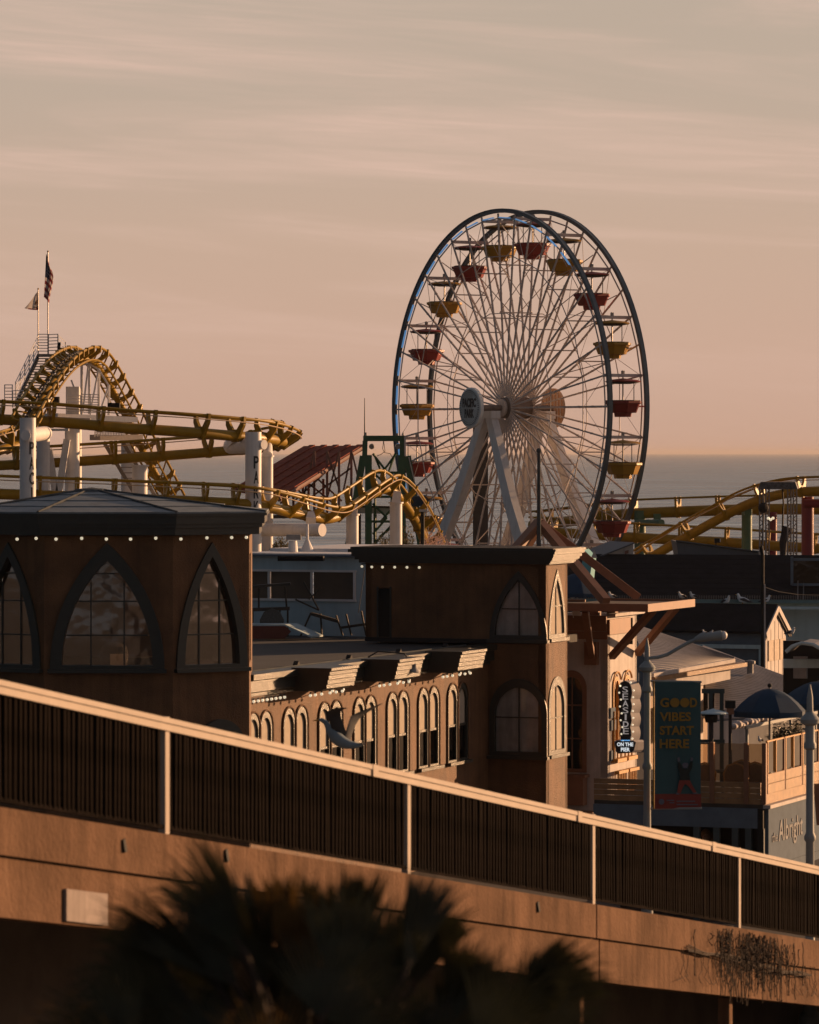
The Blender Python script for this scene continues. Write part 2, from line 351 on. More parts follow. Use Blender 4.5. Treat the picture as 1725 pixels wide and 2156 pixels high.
def window(parent, O, u, n, kind, w, h, fw, fm, vb=(), hb=(), depth=.12, gm=None, proud=.05, bar=.035, sill=None, bm=None, top=1.6, base=None):
    """frame ring + muntins + one pane per light; O is the middle of its foot on the wall face"""
    O = V(O); pt = lambda a, z, k: O+u*a+Zv*z+n*k
    base = fw*.8 if base is None else base
    wi, hi = w-2*fw, h-base-fw*top; A = outl(kind, w, h); B = [(a, z+base) for a, z in outl(kind, wi, hi)]; k = len(A); mb = MB()
    mb.add([pt(a, z, -.01) for a, z in A]+[pt(a, z, proud) for a, z in A]+[pt(a, z, proud) for a, z in B]+[pt(a, z, -depth) for a, z in B],
           [(r*k+i, r*k+(i+1) % k, (r+1)*k+(i+1) % k, (r+1)*k+i) for r in range(3) for i in range(k)])
    wn = mb.build('window', fm, parent)
    xs = [-wi]+list(vb)+[wi]; zs = [-1]+list(hb)+[h+1]
    for i in range(len(xs)-1):
        for j in range(len(zs)-1):
            q = B
            for a, b, c in ((-1, 0, -xs[i]-bar*.3), (1, 0, xs[i+1]-bar*.3), (0, -1, -zs[j]-bar*.3), (0, 1, zs[j+1]-bar*.3)):
                if q: q = clip(q, a, b, c)
            if len(q) < 3: continue
            g = gm[j] if isinstance(gm, (list, tuple)) else gm
            MB().prism([pt(a, z, -depth+.015) for a, z in q], n*.012).build('pane', g, wn)
    def half(z):                                        # half-width of the opening at height z
        xs_ = [abs(a) for a, z_ in B if z_ >= z]; return max(xs_) if xs_ else 0
    for x in vb:
        zt = max([z for a, z in B if abs(a) >= abs(x)] or [base])
        MB().beam(pt(x, base, -depth+.035), pt(x, zt, -depth+.035), bar, .04, up=n).build('muntin', bm or fm, wn)
    for z in hb:
        hw = half(z)
        MB().beam(pt(-hw, z, -depth+.038), pt(hw, z, -depth+.038), .04, bar, up=Zv).build('muntin', bm or fm, wn)
    if sill: MB().beam(pt(-w/2-.05, -.04, proud*.5+.02), pt(w/2+.05, -.04, proud*.5+.02), .16+proud, .1, up=Zv).build('sill', sill, wn)
    return wn
def hole(kind, a, z, w, h, g=.04): return [(a+x, z+g*.5+y) for x, y in outl(kind, w-2*g, h-1.6*g)]
def bulbs(name, label, pts, cat='string lights', sag=0):
    t = thing(name, label, cat, pts[0]); mb = MB().tube([V(p)+Zv*.085 for p in pts], .012, 5); mb.build('wire', MT['wire'], t)
    for p in pts: inst(BULB, 'bulb', t, V(p)); inst(SOCK, 'socket', t, V(p)+Zv*.055)
    return t
BULB = mesh_of(MB().ball((0, 0, 0), .042, 10, 7), 'bulb', MT['bulb'], True); SOCK = mesh_of(MB().lathe((0, 0, 0), [(.02, -.02), (.022, .03), (.01, .04)], 8), 'socket', MT['wire'])
# ================================================================ THE SETTING
def sheet(name, x0, x1, y0, y1, z, m):
    return tag(MB().add([(x0, y0, z), (x1, y0, z), (x1, y1, z), (x0, y1, z)], [(0, 1, 2, 3)]).build(name, m), kind='structure')
def sea_material():
    m = mat('sea_water', (.055, .095, .125), .24, var=.2, scale=.01, spec=.5); t = m.node_tree; b = t.nodes['Principled BSDF']
    c = t.nodes.new('ShaderNodeTexCoord'); last = None
    for sc, (sx, sy), st, dist in ((1, (.006, .026), 1.0, 7.0), (1, (.03, .09), .9, 1.6), (1, (.16, .42), .75, .45)):
        mp = t.nodes.new('ShaderNodeMapping'); mp.inputs['Scale'].default_value = (sx, sy, 1); mp.inputs['Rotation'].default_value = (0, 0, .35); t.links.new(c.outputs['Object'], mp.inputs[0])
        n = t.nodes.new('ShaderNodeTexNoise'); n.inputs['Scale'].default_value = sc; n.inputs['Detail'].default_value = 4; n.inputs['Distortion'].default_value = .4; t.links.new(mp.outputs[0], n.inputs['Vector'])
        bp = t.nodes.new('ShaderNodeBump'); bp.inputs['Strength'].default_value = st; bp.inputs['Distance'].default_value = dist; t.links.new(n.outputs[0], bp.inputs['Height'])
        if last: t.links.new(last.outputs[0], bp.inputs['Normal'])
        last = bp
    # light and dark of wave slopes painted into the base colour, along the shore
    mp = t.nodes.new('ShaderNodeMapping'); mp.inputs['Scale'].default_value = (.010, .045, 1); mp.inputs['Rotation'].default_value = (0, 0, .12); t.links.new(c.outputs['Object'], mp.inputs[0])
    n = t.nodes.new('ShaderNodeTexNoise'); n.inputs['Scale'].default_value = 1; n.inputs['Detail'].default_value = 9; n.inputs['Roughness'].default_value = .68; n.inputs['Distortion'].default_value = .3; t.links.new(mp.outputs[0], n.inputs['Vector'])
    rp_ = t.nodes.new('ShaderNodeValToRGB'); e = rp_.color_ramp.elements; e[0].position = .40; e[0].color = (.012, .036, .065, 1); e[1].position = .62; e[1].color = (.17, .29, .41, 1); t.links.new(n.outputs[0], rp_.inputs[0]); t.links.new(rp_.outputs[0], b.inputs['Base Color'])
    b.inputs['Specular IOR Level'].default_value = .2; b.inputs['IOR'].default_value = 1.22
    t.links.new(last.outputs[0], b.inputs['Normal']); return m
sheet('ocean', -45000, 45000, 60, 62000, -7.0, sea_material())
sheet('ground', -400, 400, -150, 95, -.3, MT['sand'])
tag(MB().box((6, 225, -.6), 110, 280, .6).build('pier_deck', MT['deck']), kind='structure')
sheet('street', 7.2, 40, 30, 100, -.2, MT['asphalt'])
# haze over the water, round the whole place
hz = MB().box((0, 30900, -8.5), 92000, 62600, 44).build('haze', bpy.data.materials.new('haze'))
hm = hz.data.materials[0]; hm.use_nodes = True; t_ = hm.node_tree; t_.nodes.remove(t_.nodes['Principled BSDF'])
pv = t_.nodes.new('ShaderNodeVolumePrincipled'); pv.inputs['Color'].default_value = (.74, .68, .66, 1); pv.inputs['Density'].default_value = .00003
pv.inputs['Anisotropy'].default_value = .1
t_.links.new(pv.outputs[0], t_.nodes['Material Output'].inputs['Volume']); tag(hz, kind='stuff')
# ================================================================ THE BRIDGE RAMP in front
q0 = 42/9000; dXi, dYi = 508.9*q0, .154*42
RL = math.hypot(dXi, dYi); rd = V((dXi/RL, dYi/RL, 0)); rn = V((dYi/RL, -dXi/RL, 0))
def zr(i): return 9.49-1.027*i
def rp(i, off=0.0, dz=0.0): return V((-517*q0+dXi*i, 42+dYi*i, zr(i)+dz))+rn*off
I0, I1 = -1.0, 7.4
br = thing('bridge_ramp', 'brown concrete approach bridge sloping down to the right across the lower photo', 'bridge', rp(0, -3, -2.2))
def run(mb, o0, o1, z0, z1, i0=I0, i1=I1):
    a = [rp(i0, o0, z0), rp(i0, o1, z0), rp(i1, o1, z0), rp(i1, o0, z0)]; b = [rp(i0, o0, z1), rp(i0, o1, z1), rp(i1, o1, z1), rp(i1, o0, z1)]
    return mb.hexa(a, b)
joint = 2.012                                            # the construction joint seen right of the middle
for a, b in ((I0, joint-.004), (joint+.004, I1)):
    run(MB(), -.30, .045, -1.57, -1.14, a, b).build('parapet_band', MT['concrete'], br)
for a, b in ((I0, joint+.036), (joint+.044, I1)):
    run(MB(), -.34, -.005, -2.13, -1.578, a, b).build('fascia_beam', MT['concrete'], br)
mb = MB(); run(mb, -10.2, -.35, -1.75, -1.45); mb.build('deck_slab', MT['concrete_dark'], br)
mb = MB(); run(mb, -10.5, -10.2, -1.9, -.7); mb.build('far_parapet', MT['concrete_dark'], br)
mb = MB(); run(mb, -6.6, -6.2, -12, -1.76); mb.build('backing_wall', MT['concrete_dark'], br)  # added wall that keeps the space under the deck dark
for i in (-.72, .62, 2.04, 3.06, 4.2):
    MB().beam(rp(i, -.3, -11), rp(i, -.3, -2.14), .17, .17, up=rd).build('column', MT['concrete'], br)
for i, dz in ((-.16, -1.33), (.21, -1.27), (1.66, -1.3)):
    MB().beam(rp(i, .05, dz+.07), rp(i+.004, .06, dz-.05), .05, .03, up=rn).build('weep_pipe', MT['black'], br)
i_ = -.34; MB().hexa([rp(i_, .0, -2.10), rp(i_+.135, .0, -2.10), rp(i_+.135, .03, -2.10), rp(i_, .03, -2.10)], [rp(i_, .0, -1.80), rp(i_+.135, .0, -1.80), rp(i_+.135, .03, -1.80), rp(i_, .03, -1.80)]).build('patch_panel', mat('pale_patch', (.30, .25, .23), .85, var=.2, scale=6, streak=.3), br)
fe = thing('bridge_railing', 'cream topped railing with close dark brown pickets along the sloping bridge', 'railing', rp(0, 0, -1.14))
for a, b in ((-1, .83), (.83, 1.9), (1.9, 2.79), (2.79, 5.2), (5.2, 7.4)):   # rail lengths butt together with a sleeve at each joint
    run(MB(), -.055, .055, -.125, -.055, a+.002, b-.002).build('top_rail', MT['rail'], fe)
    run(MB(), -.07, .07, -.052, 0, a+.002, b-.002).build('rail_cap', MT['rail'], fe)
    run(MB(), -.076, .076, -.13, .006, b-.012, b+.012).build('sleeve', MT['rail'], fe)
run(MB(), -.02, .02, -1.09, -1.05).build('bottom_rail', MT['picket'], fe)
for i in range(-1, 8):
    MB().beam(rp(i, .0, -1.14), rp(i, .0, .012), .075, .10, up=rd).build('post', MT['rail'], fe)
pk = mesh_of(MB().beam((0, 0, 0), (0, 0, .94), .055, .05, up=V((0, 1, 0))), 'picket', MT['picket'])
ra = math.atan2(rd.y, rd.x); i = -.62
while i < 3.76:
    if abs(i-round(i)) > .014: inst(pk, 'picket', fe, rp(i, random.uniform(-.006, .006), -1.065), (0, random.uniform(-.01, .01), ra+math.pi/2+random.uniform(-.06, .06)))
    i += .0152
# dry creeper hanging over the right end of the fascia
vn = thing('dry_creeper', 'thin dark leafless creeper hanging down the concrete face near the right edge', 'climbing plant', rp(3.1, .06, -1.6))
st = MB(); lf = MB(); rr = random.Random(5)
for k in range(150):
    c = 3.06+rr.gauss(0, .16); z = -1.18-abs(rr.gauss(0, .16)); ln = rr.uniform(.15, .95); pts = []
    for s in range(7): pts.append(rp(c+rr.gauss(0, .0025)+.004*math.sin(s+k), .06+rr.uniform(0, .04), z-ln*s/6))
    pts = [p for p in pts if p.z > zr(c)-2.25]
    if len(pts) > 2: st.tube(pts, .007, 4)
    for s in range(6):
        p = rr.choice(pts) if pts else None
        if p: a = V((rr.gauss(0, 1), rr.gauss(0, 1), rr.gauss(0, 1))).normalized()*.036; b = a.orthogonal().normalized()*.015; lf.add([p-b, p+a, p+b, p-a*.2], [(0, 1, 2, 3)])
for k in range(5):
    z = -1.54+.02*rr.gauss(0, 1); st.tube([rp(2.6+.12*s+rr.gauss(0, .01), .07, z-.02*s+rr.gauss(0, .025)) for s in range(9)], .009, 4)
for k in range(30):
    c = 2.55+rr.uniform(0, 1.2); st.tube([rp(c+.004*s*rr.gauss(0, 1), .055, -1.55-.09*s) for s in range(6)], .004, 4)
st.build('stem', MT['twig'], vn); tag(lf.build('leaves', MT['twig'], vn), kind='stuff')
# ================================================================ CAROUSEL BUILDING
cb = thing('carousel_building', 'brown plastered carousel pavilion with pointed arch corner tower and lit side wall', 'building', (-4, 112, 0))
PL, PD, TG, CC = MT['plaster'], MT['plaster_dark'], MT['trim_green'], MT['trim_cream']
A0 = V((xp(93, 108), 108, 0)); B0 = V((xp(364, 108), 108, 0)); rf = V((.838, .545, 0)).normalized(); t = tat(B0, rf, 525); C0 = B0+rf*t
lfv = V((-.838, .545, 0)).normalized(); D0 = A0+lfv*t; sd_ = V((-.02, 1, 0)).normalized(); C1 = C0+sd_*4.5; D1 = D0+V((-.1, 1, 0))*4.5
zs, ze = 6.62, 10.08
fn = V((0, -1, 0)); rfn = V((rf.y, -rf.x, 0)); lfn = V((lfv.y, -lfv.x, 0))*-1; lfn = V((-.545, -.838, 0)).normalized()
xm = xp(226, 108)-A0.x; wf = (B0-A0).length
def g_wall(O, u, n, ln, a, w, h):
    wall(cb, 'wall', O, u, n, [(0, 0), (ln, 0), (ln, ze), (0, ze)], [hole('g', a, zs+.02, w, h)], .28, PD)
    window(cb, O+u*a+Zv*zs, u, n, 'g', w, h, .30 if w > 2.5 else .24, TG, vb=[-.40*w/2.9*1.05, .40*w/2.9*1.05], hb=[.86, 1.72, 2.42], depth=.14, gm=MT['glass'], proud=.07, bar=.035, base=.10, top=1.5, sill=TG)
g_wall(A0, V((1, 0, 0)), fn, wf, xm, 2.9, 3.2)
a_ = tat(B0, rf, 445)
g_wall(B0, rf, rfn, t, a_, 2.08, 3.2)
g_wall(D0, (A0-D0).normalized(), lfn, t, t*.5, 2.08, 3.2)
wall(cb, 'wall', C0, sd_, V((1, 0, 0)), [(0, 0), (4.5, 0), (4.5, ze), (0, ze)], [[(.5, 6.7), (.5, 9.5), (2.2, 9.5), (2.2, 6.7)]], .25, PD)  # unseen opening added to let low sun into the tower room
wall(cb, 'wall', D1, V((.1, -1, 0)).normalized(), V((-1, 0, 0)), [(0, 0), (4.5, 0), (4.5, ze), (0, ze)], [], .25, PD)
MB().prism([C1-V((0, .26, 0)), D1-V((0, .26, 0)), D1-V((0, .26, 0))+Zv*ze, C1-V((0, .26, 0))+Zv*ze], V((0, .25, 0))).build('wall', PD, cb)
inn = [p+Zv*6.45 for p in (A0, B0, C0, C1, D1, D0)]; inn = [p+(V((-7.6, 111, 6.45))-p)*.04 for p in inn]
MB().prism(inn, (0, 0, .1)).build('floor', MT['interior'], cb); MB().prism([p+Zv*3.5 for p in inn], (0, 0, .1)).build('ceiling', MT['interior'], cb)
# lower windows of the tower, mostly hidden by the bridge railing
wl = window(cb, B0+rf*(a_+.25)+Zv*2.6, rf, rfn, 'r', 1.5, 2.72, .2, TG, vb=[0], hb=[1.3], gm=MT['glass_dark'], depth=.05, proud=.09, sill=TG)
# eaves: stepped fascia rings and a low hipped roof laid in courses
def offs(o, dz):
    k = .285
    return [V((p.x, p.y, dz)) for p in (D1+V((-o, 0, 0)), D0+V((-o, -o*.55, 0)), A0+V((-o*k, -o, 0)), B0+V((o*k, -o, 0)), C0+V((o, -o*.5, 0)), C1+V((o, 0, 0)))]
for o_, z0, z1 in ((.26, 10.02, 10.2), (.34, 10.2, 10.3), (.40, 10.3, 10.50), (.46, 10.5, 10.565)):
    MB().prism(offs(o_, z0), (0, 0, z1-z0)).build('eave_fascia', TG, cb)
ap = V((xp(192, 111.4), 111.4, zp(1031, 111.4))); rg = offs(.44, 10.575)
for i in range(5):
    a, b = rg[i], rg[i+1]; nC = 4
    for c in range(nC):
        f0, f1 = c/nC, min(1, (c+1)/nC+.02)
        l = [a.lerp(ap, f0), b.lerp(ap, f0), b.lerp(ap, f1), a.lerp(ap, f1)]; lift = .03
        MB().hexa([p-Zv*.02 for p in l], [l[0]+Zv*lift, l[1]+Zv*lift, l[2]+Zv*.006, l[3]+Zv*.006]).build('roof_panel', MT['roof_tower'], cb)
for i in range(1, 5): MB().tube([rg[i]+Zv*.03, rg[i].lerp(ap, .5)+Zv*.035, ap+Zv*.03], .035, 6).build('hip_ridge', MT['roof_cap'], cb)
MB().lathe(ap-Zv*.05, [(.5, 0), (.42, .07), (.05, .1)], 12).build('roof_cap', MT['roof_cap'], cb)
MB().prism([rg[0]-Zv*.02, rg[5]-Zv*.02, ap-Zv*.03], (0, 0, .02)).build('roof_panel', MT['roof_tower'], cb)
# things standing behind the tower's big windows
def mini(name, label, cat, mb, m): return tag(mb.build(name, m, None, loc=mb.v[0]), label, cat)
bl = MB()
for k in range(26): bl.beam(P(272, 1190+k*4.2, 109.1), P(292, 1190+k*4.2, 109.1), .02, .032)
mini('window_blind', 'narrow pale slatted blind inside the middle pointed window', 'blind', bl, MT['shade_cloth'])
mini('paper_box', 'small white box on the sill inside the middle pointed window', 'box', MB().box(P(250, 1404, 108.7), .42, .2, .33), MT['white'])
lp = P(335, 1404, 109.2); mini('brass_lamp', 'small brass table lamp inside the middle pointed window', 'lamp', MB().lathe(lp, [(.12, 0), (.12, .03), (.03, .06), (.03, .35), (.1, .4), (.05, .62), (.02, .8)], 12), mat('brass', (.6, .33, .1), .25, metal=.9))
mini('desk', 'dark low desk behind the middle pointed window', 'desk', MB().box((-7.6, 109.4, 6.45), 2.6, .7, .42), MT['cloth_dark'])
mini('chair_back', 'dark rounded chair back inside the middle pointed window', 'chair', MB().lathe(P(240, 1404, 109.0), [(.34, 0), (.38, .3), (.33, .52), (.15, .62)], 12), MT['cloth_dark'])
mini('sun_catching_cupboard', 'tall warm brown cupboard added behind the middle window to catch the sun', 'cupboard', MB().box((-7.15, 112.2, 6.45), 1.2, .6, 2.9, V((.8, .6, 0))), MT['wood'])  # added cupboard, turned so one face catches the low sun
mini('pale_window_sheet', 'pale sheet added to lighten most of the right pointed window', 'blind', MB().prism([A_ for A_ in (B0+rf*(a_-.85)-rfn*.35+Zv*6.9, B0+rf*(a_+.55)-rfn*.35+Zv*6.75, B0+rf*(a_+.55)-rfn*.35+Zv*9.3, B0+rf*(a_-.85)-rfn*.35+Zv*9.3)], rfn*.01), mat('grey_window_sheet', (.62, .60, .58), .9, var=.3, scale=1.8, streak=.3, trans=.2))  # pale sheet added behind the glass so the window looks lighter
mini('door_panel', 'pale standing panel inside the right pointed window', 'panel', MB().box(P(432, 1404, 110.4), .5, .1, 2.0, rf), MT['shade_cloth'])
# the long side wall, lit by the low sun
W0 = V((xp(525, 112), 112, 0)); D_ = D; N_ = E
def wb(px, p=0.0): return tat(W0+N_*p, D_, px)
b_end = wb(1028); F0 = W0+D_*b_end
pairs = (546, 621, 695, 768, 837, 902, 963); holes = []
for px in pairs:
    b = wb(px)
    for s in (-.435, .435): holes.append(hole('r', b+s, 2.97, .83, 2.27, .03))
wall(cb, 'wall', W0-D_*.4, D_, N_, [(a, z) for a, z in ((0, 0), (b_end+.4, 0), (b_end+.4, 5.78), (0, 5.78))], [[(a+.4, z) for a, z in h] for h in holes], .3, PL)
for px in pairs:
    b = wb(px)
    for s in (-.435, .435):
        O = W0+D_*(b+s)+Zv*2.95
        wn = window(cb, O, D_, N_, 'r', .86, 2.3, .10, CC, vb=(), hb=[1.07], depth=.075, gm=[MT['glass_dark'], MT['shade_cloth']], proud=.02, bar=.07, base=.06)
        MB().beam(O+D_*-.27+N_*-.04+Zv*.1, O+D_*-.27+N_*-.04+Zv*1.07, .07, .06, up=N_).build('sash_stile', CC, wn)
        MB().tube([O+D_*a*1.06+Zv*(z*1.012+.01)+N_*.03 for a, z in outl('r', .86, 2.3)], .028, 5).build('hood_mould', PL, wn)
    MB().beam(W0+D_*(b-.95)+N_*.06+Zv*2.91, W0+D_*(b+.95)+N_*.06+Zv*2.91, .2, .09).build('sill', CC, wn)
prof = [(.06, 5.70), (.06, 5.79), (.20, 5.83), (.20, 6.12), (.30, 6.15), (.30, 6.30), (-.2, 6.32), (-.2, 5.70)]
MB().prism([W0-D_*.4+N_*p+Zv*z for p, z in prof], D_*(b_end+.4)).build('cornice', MT['cornice'], cb)
bp_ = [(.15, 5.72), (.95, 5.72), (1.05, 5.79), (1.12, 5.80), (1.12, 5.90), (1.15, 5.915), (1.15, 6.02), (1.18, 6.035), (1.18, 6.14), (1.21, 6.155), (1.21, 6.24), (1.26, 6.27), (1.26, 6.345), (.1, 6.345)]
for p0, p1 in ((694, 752), (838, 890), (970, 1022)):
    b0, b1 = wb(p0, 1.2), wb(p1, 1.2)
    MB().prism([W0+D_*b0+N_*p+Zv*z for p, z in bp_], D_*(b1-b0)).build('cornice_block', MT['cornice'], cb)
rz = 6.26
MB().prism([W0-D_*.4-N_*.18, F0-N_*.18, F0+D_*9-N_*.18, F0+D_*9-N_*16, W0-D_*.4-N_*16][::1] and [V((p.x, p.y, rz-.25)) for p in (W0-D_*.3-N_*.19, F0+D_*.0-N_*.19, F0+D_*9-N_*.19, F0+D_*9-N_*18, W0-D_*.3-N_*18)], (0, 0, .25)).build('flat_roof', MT['roof_dark'], cb)
for k in range(5): MB().beam(W0+D_*(1+k*3.9)-N_*.7+Zv*rz, W0+D_*(1.1+k*3.9)-N_*.7+Zv*(rz+.09), .14, .14).build('roof_stub', MT['black'], cb)
MB().tube([W0+D_*a-N_*.55+Zv*(rz+.03) for a in (0, 6, 12, 18)], .025, 6).build('roof_pipe', MT['roof_cap'], cb)
# far tower with its penthouse floor
F1 = F0+E*tat(F0, E, 1150); F2 = F1+D*tat(F1, D, 1195); tL = tat(F1, -E, 770); FL = F1-E*tL
zc_, zt_ = 6.35, 8.80
fw_ = (F1-F0).length; a1 = tat(F0, E, 1082); wv = (tat(F0, E, 1143)-tat(F0, E, 1022)); hU = zp(1202, 129)-zp(1347, 129); zU = zp(1347, 129); zL = zp(1592, 129); hL = zp(1429, 129)-zL
a1 = max(a1, wv/2+.06)
wall(cb, 'wall', F0, E, -D, [(0, 0), (fw_, 0), (fw_, zc_), (0, zc_)], [hole('r', a1, zL, wv, hL)], .25, PD)
fu = (F1-FL).length; aU = fu-(fw_-a1)
wall(cb, 'wall', FL, E, -D, [(0, zc_), (fu, zc_), (fu, zt_), (0, zt_)], [hole('g', aU, zU, wv, hU) if zU > zc_+.02 else hole('g', aU, zc_+.03, wv, hU-.1), [(tat(FL, E, 795), zc_+.12), (tat(FL, E, 795), zc_+1.62), (tat(FL, E, 824), zc_+1.62), (tat(FL, E, 824), zc_+.12)]], .25, PD)
window(cb, F0+E*a1+Zv*zL, E, -D, 'r', wv, hL, .17, TG, vb=[0], hb=[hL*.5], depth=.08, gm=MT['glass_plain'], proud=.06, sill=TG)
window(cb, FL+E*aU+Zv*zU, E, -D, 'g', wv, hU, .17, TG, vb=[0], hb=[.93], depth=.08, gm=MT['glass_plain'], proud=.06, sill=TG)
for O, h in ((F0+E*a1+Zv*(zL+.05), hL*.97), (FL+E*aU+Zv*(zU+.05), hU*.97)):
    MB().beam(O+D*.5-E*.6, O+D*.5+E*.6, .02, .02).build('sheet_rod', TG, cb)
    MB().add([O+D*.13-E*.8, O+D*.13+E*.8, O+D*.13+E*.8+Zv*h, O+D*.13-E*.8+Zv*h], [(0, 1, 2, 3)]).build('reflection_sheet', mat('grey_reflection', (.75, .72, .70), .9, var=.25, scale=2.5, streak=.3), cb)  # pale sheet stands in for the grey reflection in the panes
dr = MB().beam(FL+E*tat(FL, E, 809.5)+D*.08+Zv*(zc_+.1), FL+E*tat(FL, E, 809.5)+D*.08+Zv*(zc_+1.6), .42, .06, up=D).build('door', MT['black'], cb)
for s in (-.2, .2): MB().beam(FL+E*(tat(FL, E, 809.5)+s*1.05)-D*.015+Zv*(zc_+.1), FL+E*(tat(FL, E, 809.5)+s*1.05)-D*.015+Zv*(zc_+1.66), .05, .05, up=D).build('door_jamb', TG, dr)
MB().beam(FL-D*.03+Zv*(zc_+.05), F1-E*.02-D*.03+Zv*(zc_+.05), .06, .13).build('base_trim', MT['black'], cb)
ft = (F2-F1).length; hs = [hole('g', ft*.5, zp(1344, 129.5), ft*.78, zp(1199, 129.5)-zp(1344, 129.5)), hole('r', ft*.5, zp(1588, 129.5), ft*.78, zp(1424, 129.5)-zp(1588, 129.5))]
wall(cb, 'wall', F1, D, E, [(0, 0), (ft, 0), (ft, zt_), (0, zt_)], hs, .25, PL)
for kk, y0, y1 in (('g', 1344, 1199), ('r', 1588, 1424)):
    z0, h = zp(y0, 129.5), zp(y1, 129.5)-zp(y0, 129.5)
    window(cb, F1+D*ft*.5+Zv*z0, D, E, kk, ft*.80, h, .17, CC, vb=[0], hb=[h*.47], depth=.06, gm=[MT['shade_cloth'], MT['shade_cloth']], proud=.03, sill=CC)
wall(cb, 'wall', F2, -E, D, [(0, 0), (6, 0), (6, zt_), (0, zt_)], [], .2, PD)
wall(cb, 'wall', FL, D, -E, [(0, zc_), (3, zc_), (3, zt_), (0, zt_)], [], .2, PD)
def off2(o, z): return [V((p.x, p.y, z)) for p in (FL-E*o-D*o, F1+E*o-D*o, F2+E*o+D*o, F2-E*(fu-o*0)-E*o+D*o)]
for o_, z0, z1, m_ in ((.16, 8.74, 8.84, TG), (.26, 8.84, 8.94, TG), (.34, 8.94, 9.06, TG), (.42, 9.06, 9.16, TG), (.36, 9.16, 9.22, TG)):
    MB().prism(off2(o_, z0), (0, 0, z1-z0)).build('eave_fascia', m_, cb)
for k in range(5):                                        # stepped courses on the street side of the eave
    z0 = 8.78+k*.088; o = (.18, .27, .33, .38, .43)[k]
    MB().prism([V((p.x, p.y, z0)) for p in (F1+E*(o-.02)-D*o, F1+E*(o+.03)-D*(o+.02), F2+E*(o+.03)+D*o, F2+E*(o-.02)+D*o)], (0, 0, .075)).build('eave_board', MT['cornice'], cb)
l4 = off2(.40, 9.225); c4 = (l4[0]+l4[1]+l4[2]+l4[3])/4; r0, r1 = l4[0].lerp(c4, .45)+Zv*.06, l4[1].lerp(c4, .45)+Zv*.06
MB().add(l4+[r0, r1], [(0, 1, 5, 4), (1, 2, 5), (2, 3, 4, 5), (3, 0, 4), (3, 2, 1, 0)]).build('roof', MT['roof_dark'], cb)
# bulbs on wires under the eaves
bulbs('string_lights', 'row of pale round bulbs under the eave of the big corner tower', [V((xp(px, 107.85), 107.85, 9.93+.012*math.sin(px))) for px in (36, 76, 118, 172, 224, 275, 328, 381)]+[B0+rf*tat(B0, rf, px)+rfn*.14+Zv*9.94 for px in (430, 482, 513)])
bulbs('string_lights', 'short row of bright bulbs at the far tower eave, left end', [FL-E*.12+D*x-D*.1+Zv*8.62 for x in (1.6, 1.1, .6, .1)]+[FL+E*x-D*.12+Zv*8.61 for x in (.25, .6, 1.0, 1.4, 1.8)])
pts = [W0+D_*(wb(528, .3)+k*.30)+N_*.26+Zv*5.60 for k in range(9)]
bulbs('string_lights', 'closely spaced bulbs hanging under the lit cornice beside the big tower', pts)
for p0, s in ((694, 'first'), (838, 'second'), (970, 'third')):
    b0 = wb(p0, 1.2)
    bulbs('string_lights', f'bulbs hanging below the {s} stepped cornice block from the left', [W0+D_*(b0+x)+N_*.75+Zv*5.62 for x in (-.25, .1, .55, 1.15, 1.6, 2.05)]+[W0+D_*(b0+x)+N_*.2+Zv*5.58 for x in (2.7, 3.5)])
gl = thing('gooseneck_lamp', 'dark gooseneck floodlight reaching out over the lit cornice', 'lamp', W0+D_*wb(858)+Zv*6.3)
b0 = W0+D_*wb(852, .9); MB().tube([b0-N_*.2+Zv*6.33, b0+Zv*6.5+N_*.1, b0+N_*.9+Zv*6.45, b0+N_*1.15+Zv*6.1], .022, 6).build('arm', MT['wire'], gl)
MB().lathe(b0+N_*1.15+Zv*5.98, [(.05, .2), (.09, .12), (.2, .03), (.21, 0)], 14, V((.3, -.2, 1))).build('lamp_shade', MT['metal'], gl)
# white building beyond the flat roof, with its junk
WB = thing('white_roof_house', 'low pale blue building with a dark window band beyond the flat roof', 'building', P(650, 1343, 137))
RB = V((xp(785, 135.6), 135.6, 0)); wl_ = tat(RB, -E, 505); LB = RB-E*wl_
wz = lambda y: zp(y, 136.3)
o1, o2 = tat(LB, E, 518), tat(LB, E, 746)
wall(WB, 'wall', LB, E, -D, [(0, rz-.1), (wl_, rz-.1), (wl_, wz(1172)), (0, wz(1172))], [[(o1, wz(1263)), (o1, wz(1203)), (o2, wz(1203)), (o2, wz(1263))]], .2, MT['white_blue'])
fr_ = MB()
for z in (wz(1263.5), wz(1202)): fr_.beam(LB+E*(o1-.08)-D*.02+Zv*z, LB+E*(o2+.08)-D*.02+Zv*z, .08, .07)
fr_.beam(LB+E*(o2+.02)-D*.02+Zv*wz(1264), LB+E*(o2+.02)-D*.02+Zv*wz(1201), .07, .08, up=D)
wnd = fr_.build('window', MT['white'], WB); xs = [o1, tat(LB, E, 566.5), tat(LB, E, 656.5), o2]
for k in range(3):
    if k: MB().beam(LB+E*xs[k]-D*.015+Zv*wz(1263), LB+E*xs[k]-D*.015+Zv*wz(1203), .06, .06, up=D).build('mullion', MT['white'], wnd)
    MB().hexa([LB+E*(xs[k]+.03)+D*x+Zv*wz(1262.5) for x in (.1, .115)]+[LB+E*(xs[k+1]-.03)+D*x+Zv*wz(1262.5) for x in (.115, .1)], [LB+E*(xs[k]+.03)+D*x+Zv*wz(1203.5) for x in (.1, .115)]+[LB+E*(xs[k+1]-.03)+D*x+Zv*wz(1203.5) for x in (.115, .1)]).build('pane', mat('brown_shaded_pane', (.12, .085, .06), .35, var=.3, scale=.8), wnd)
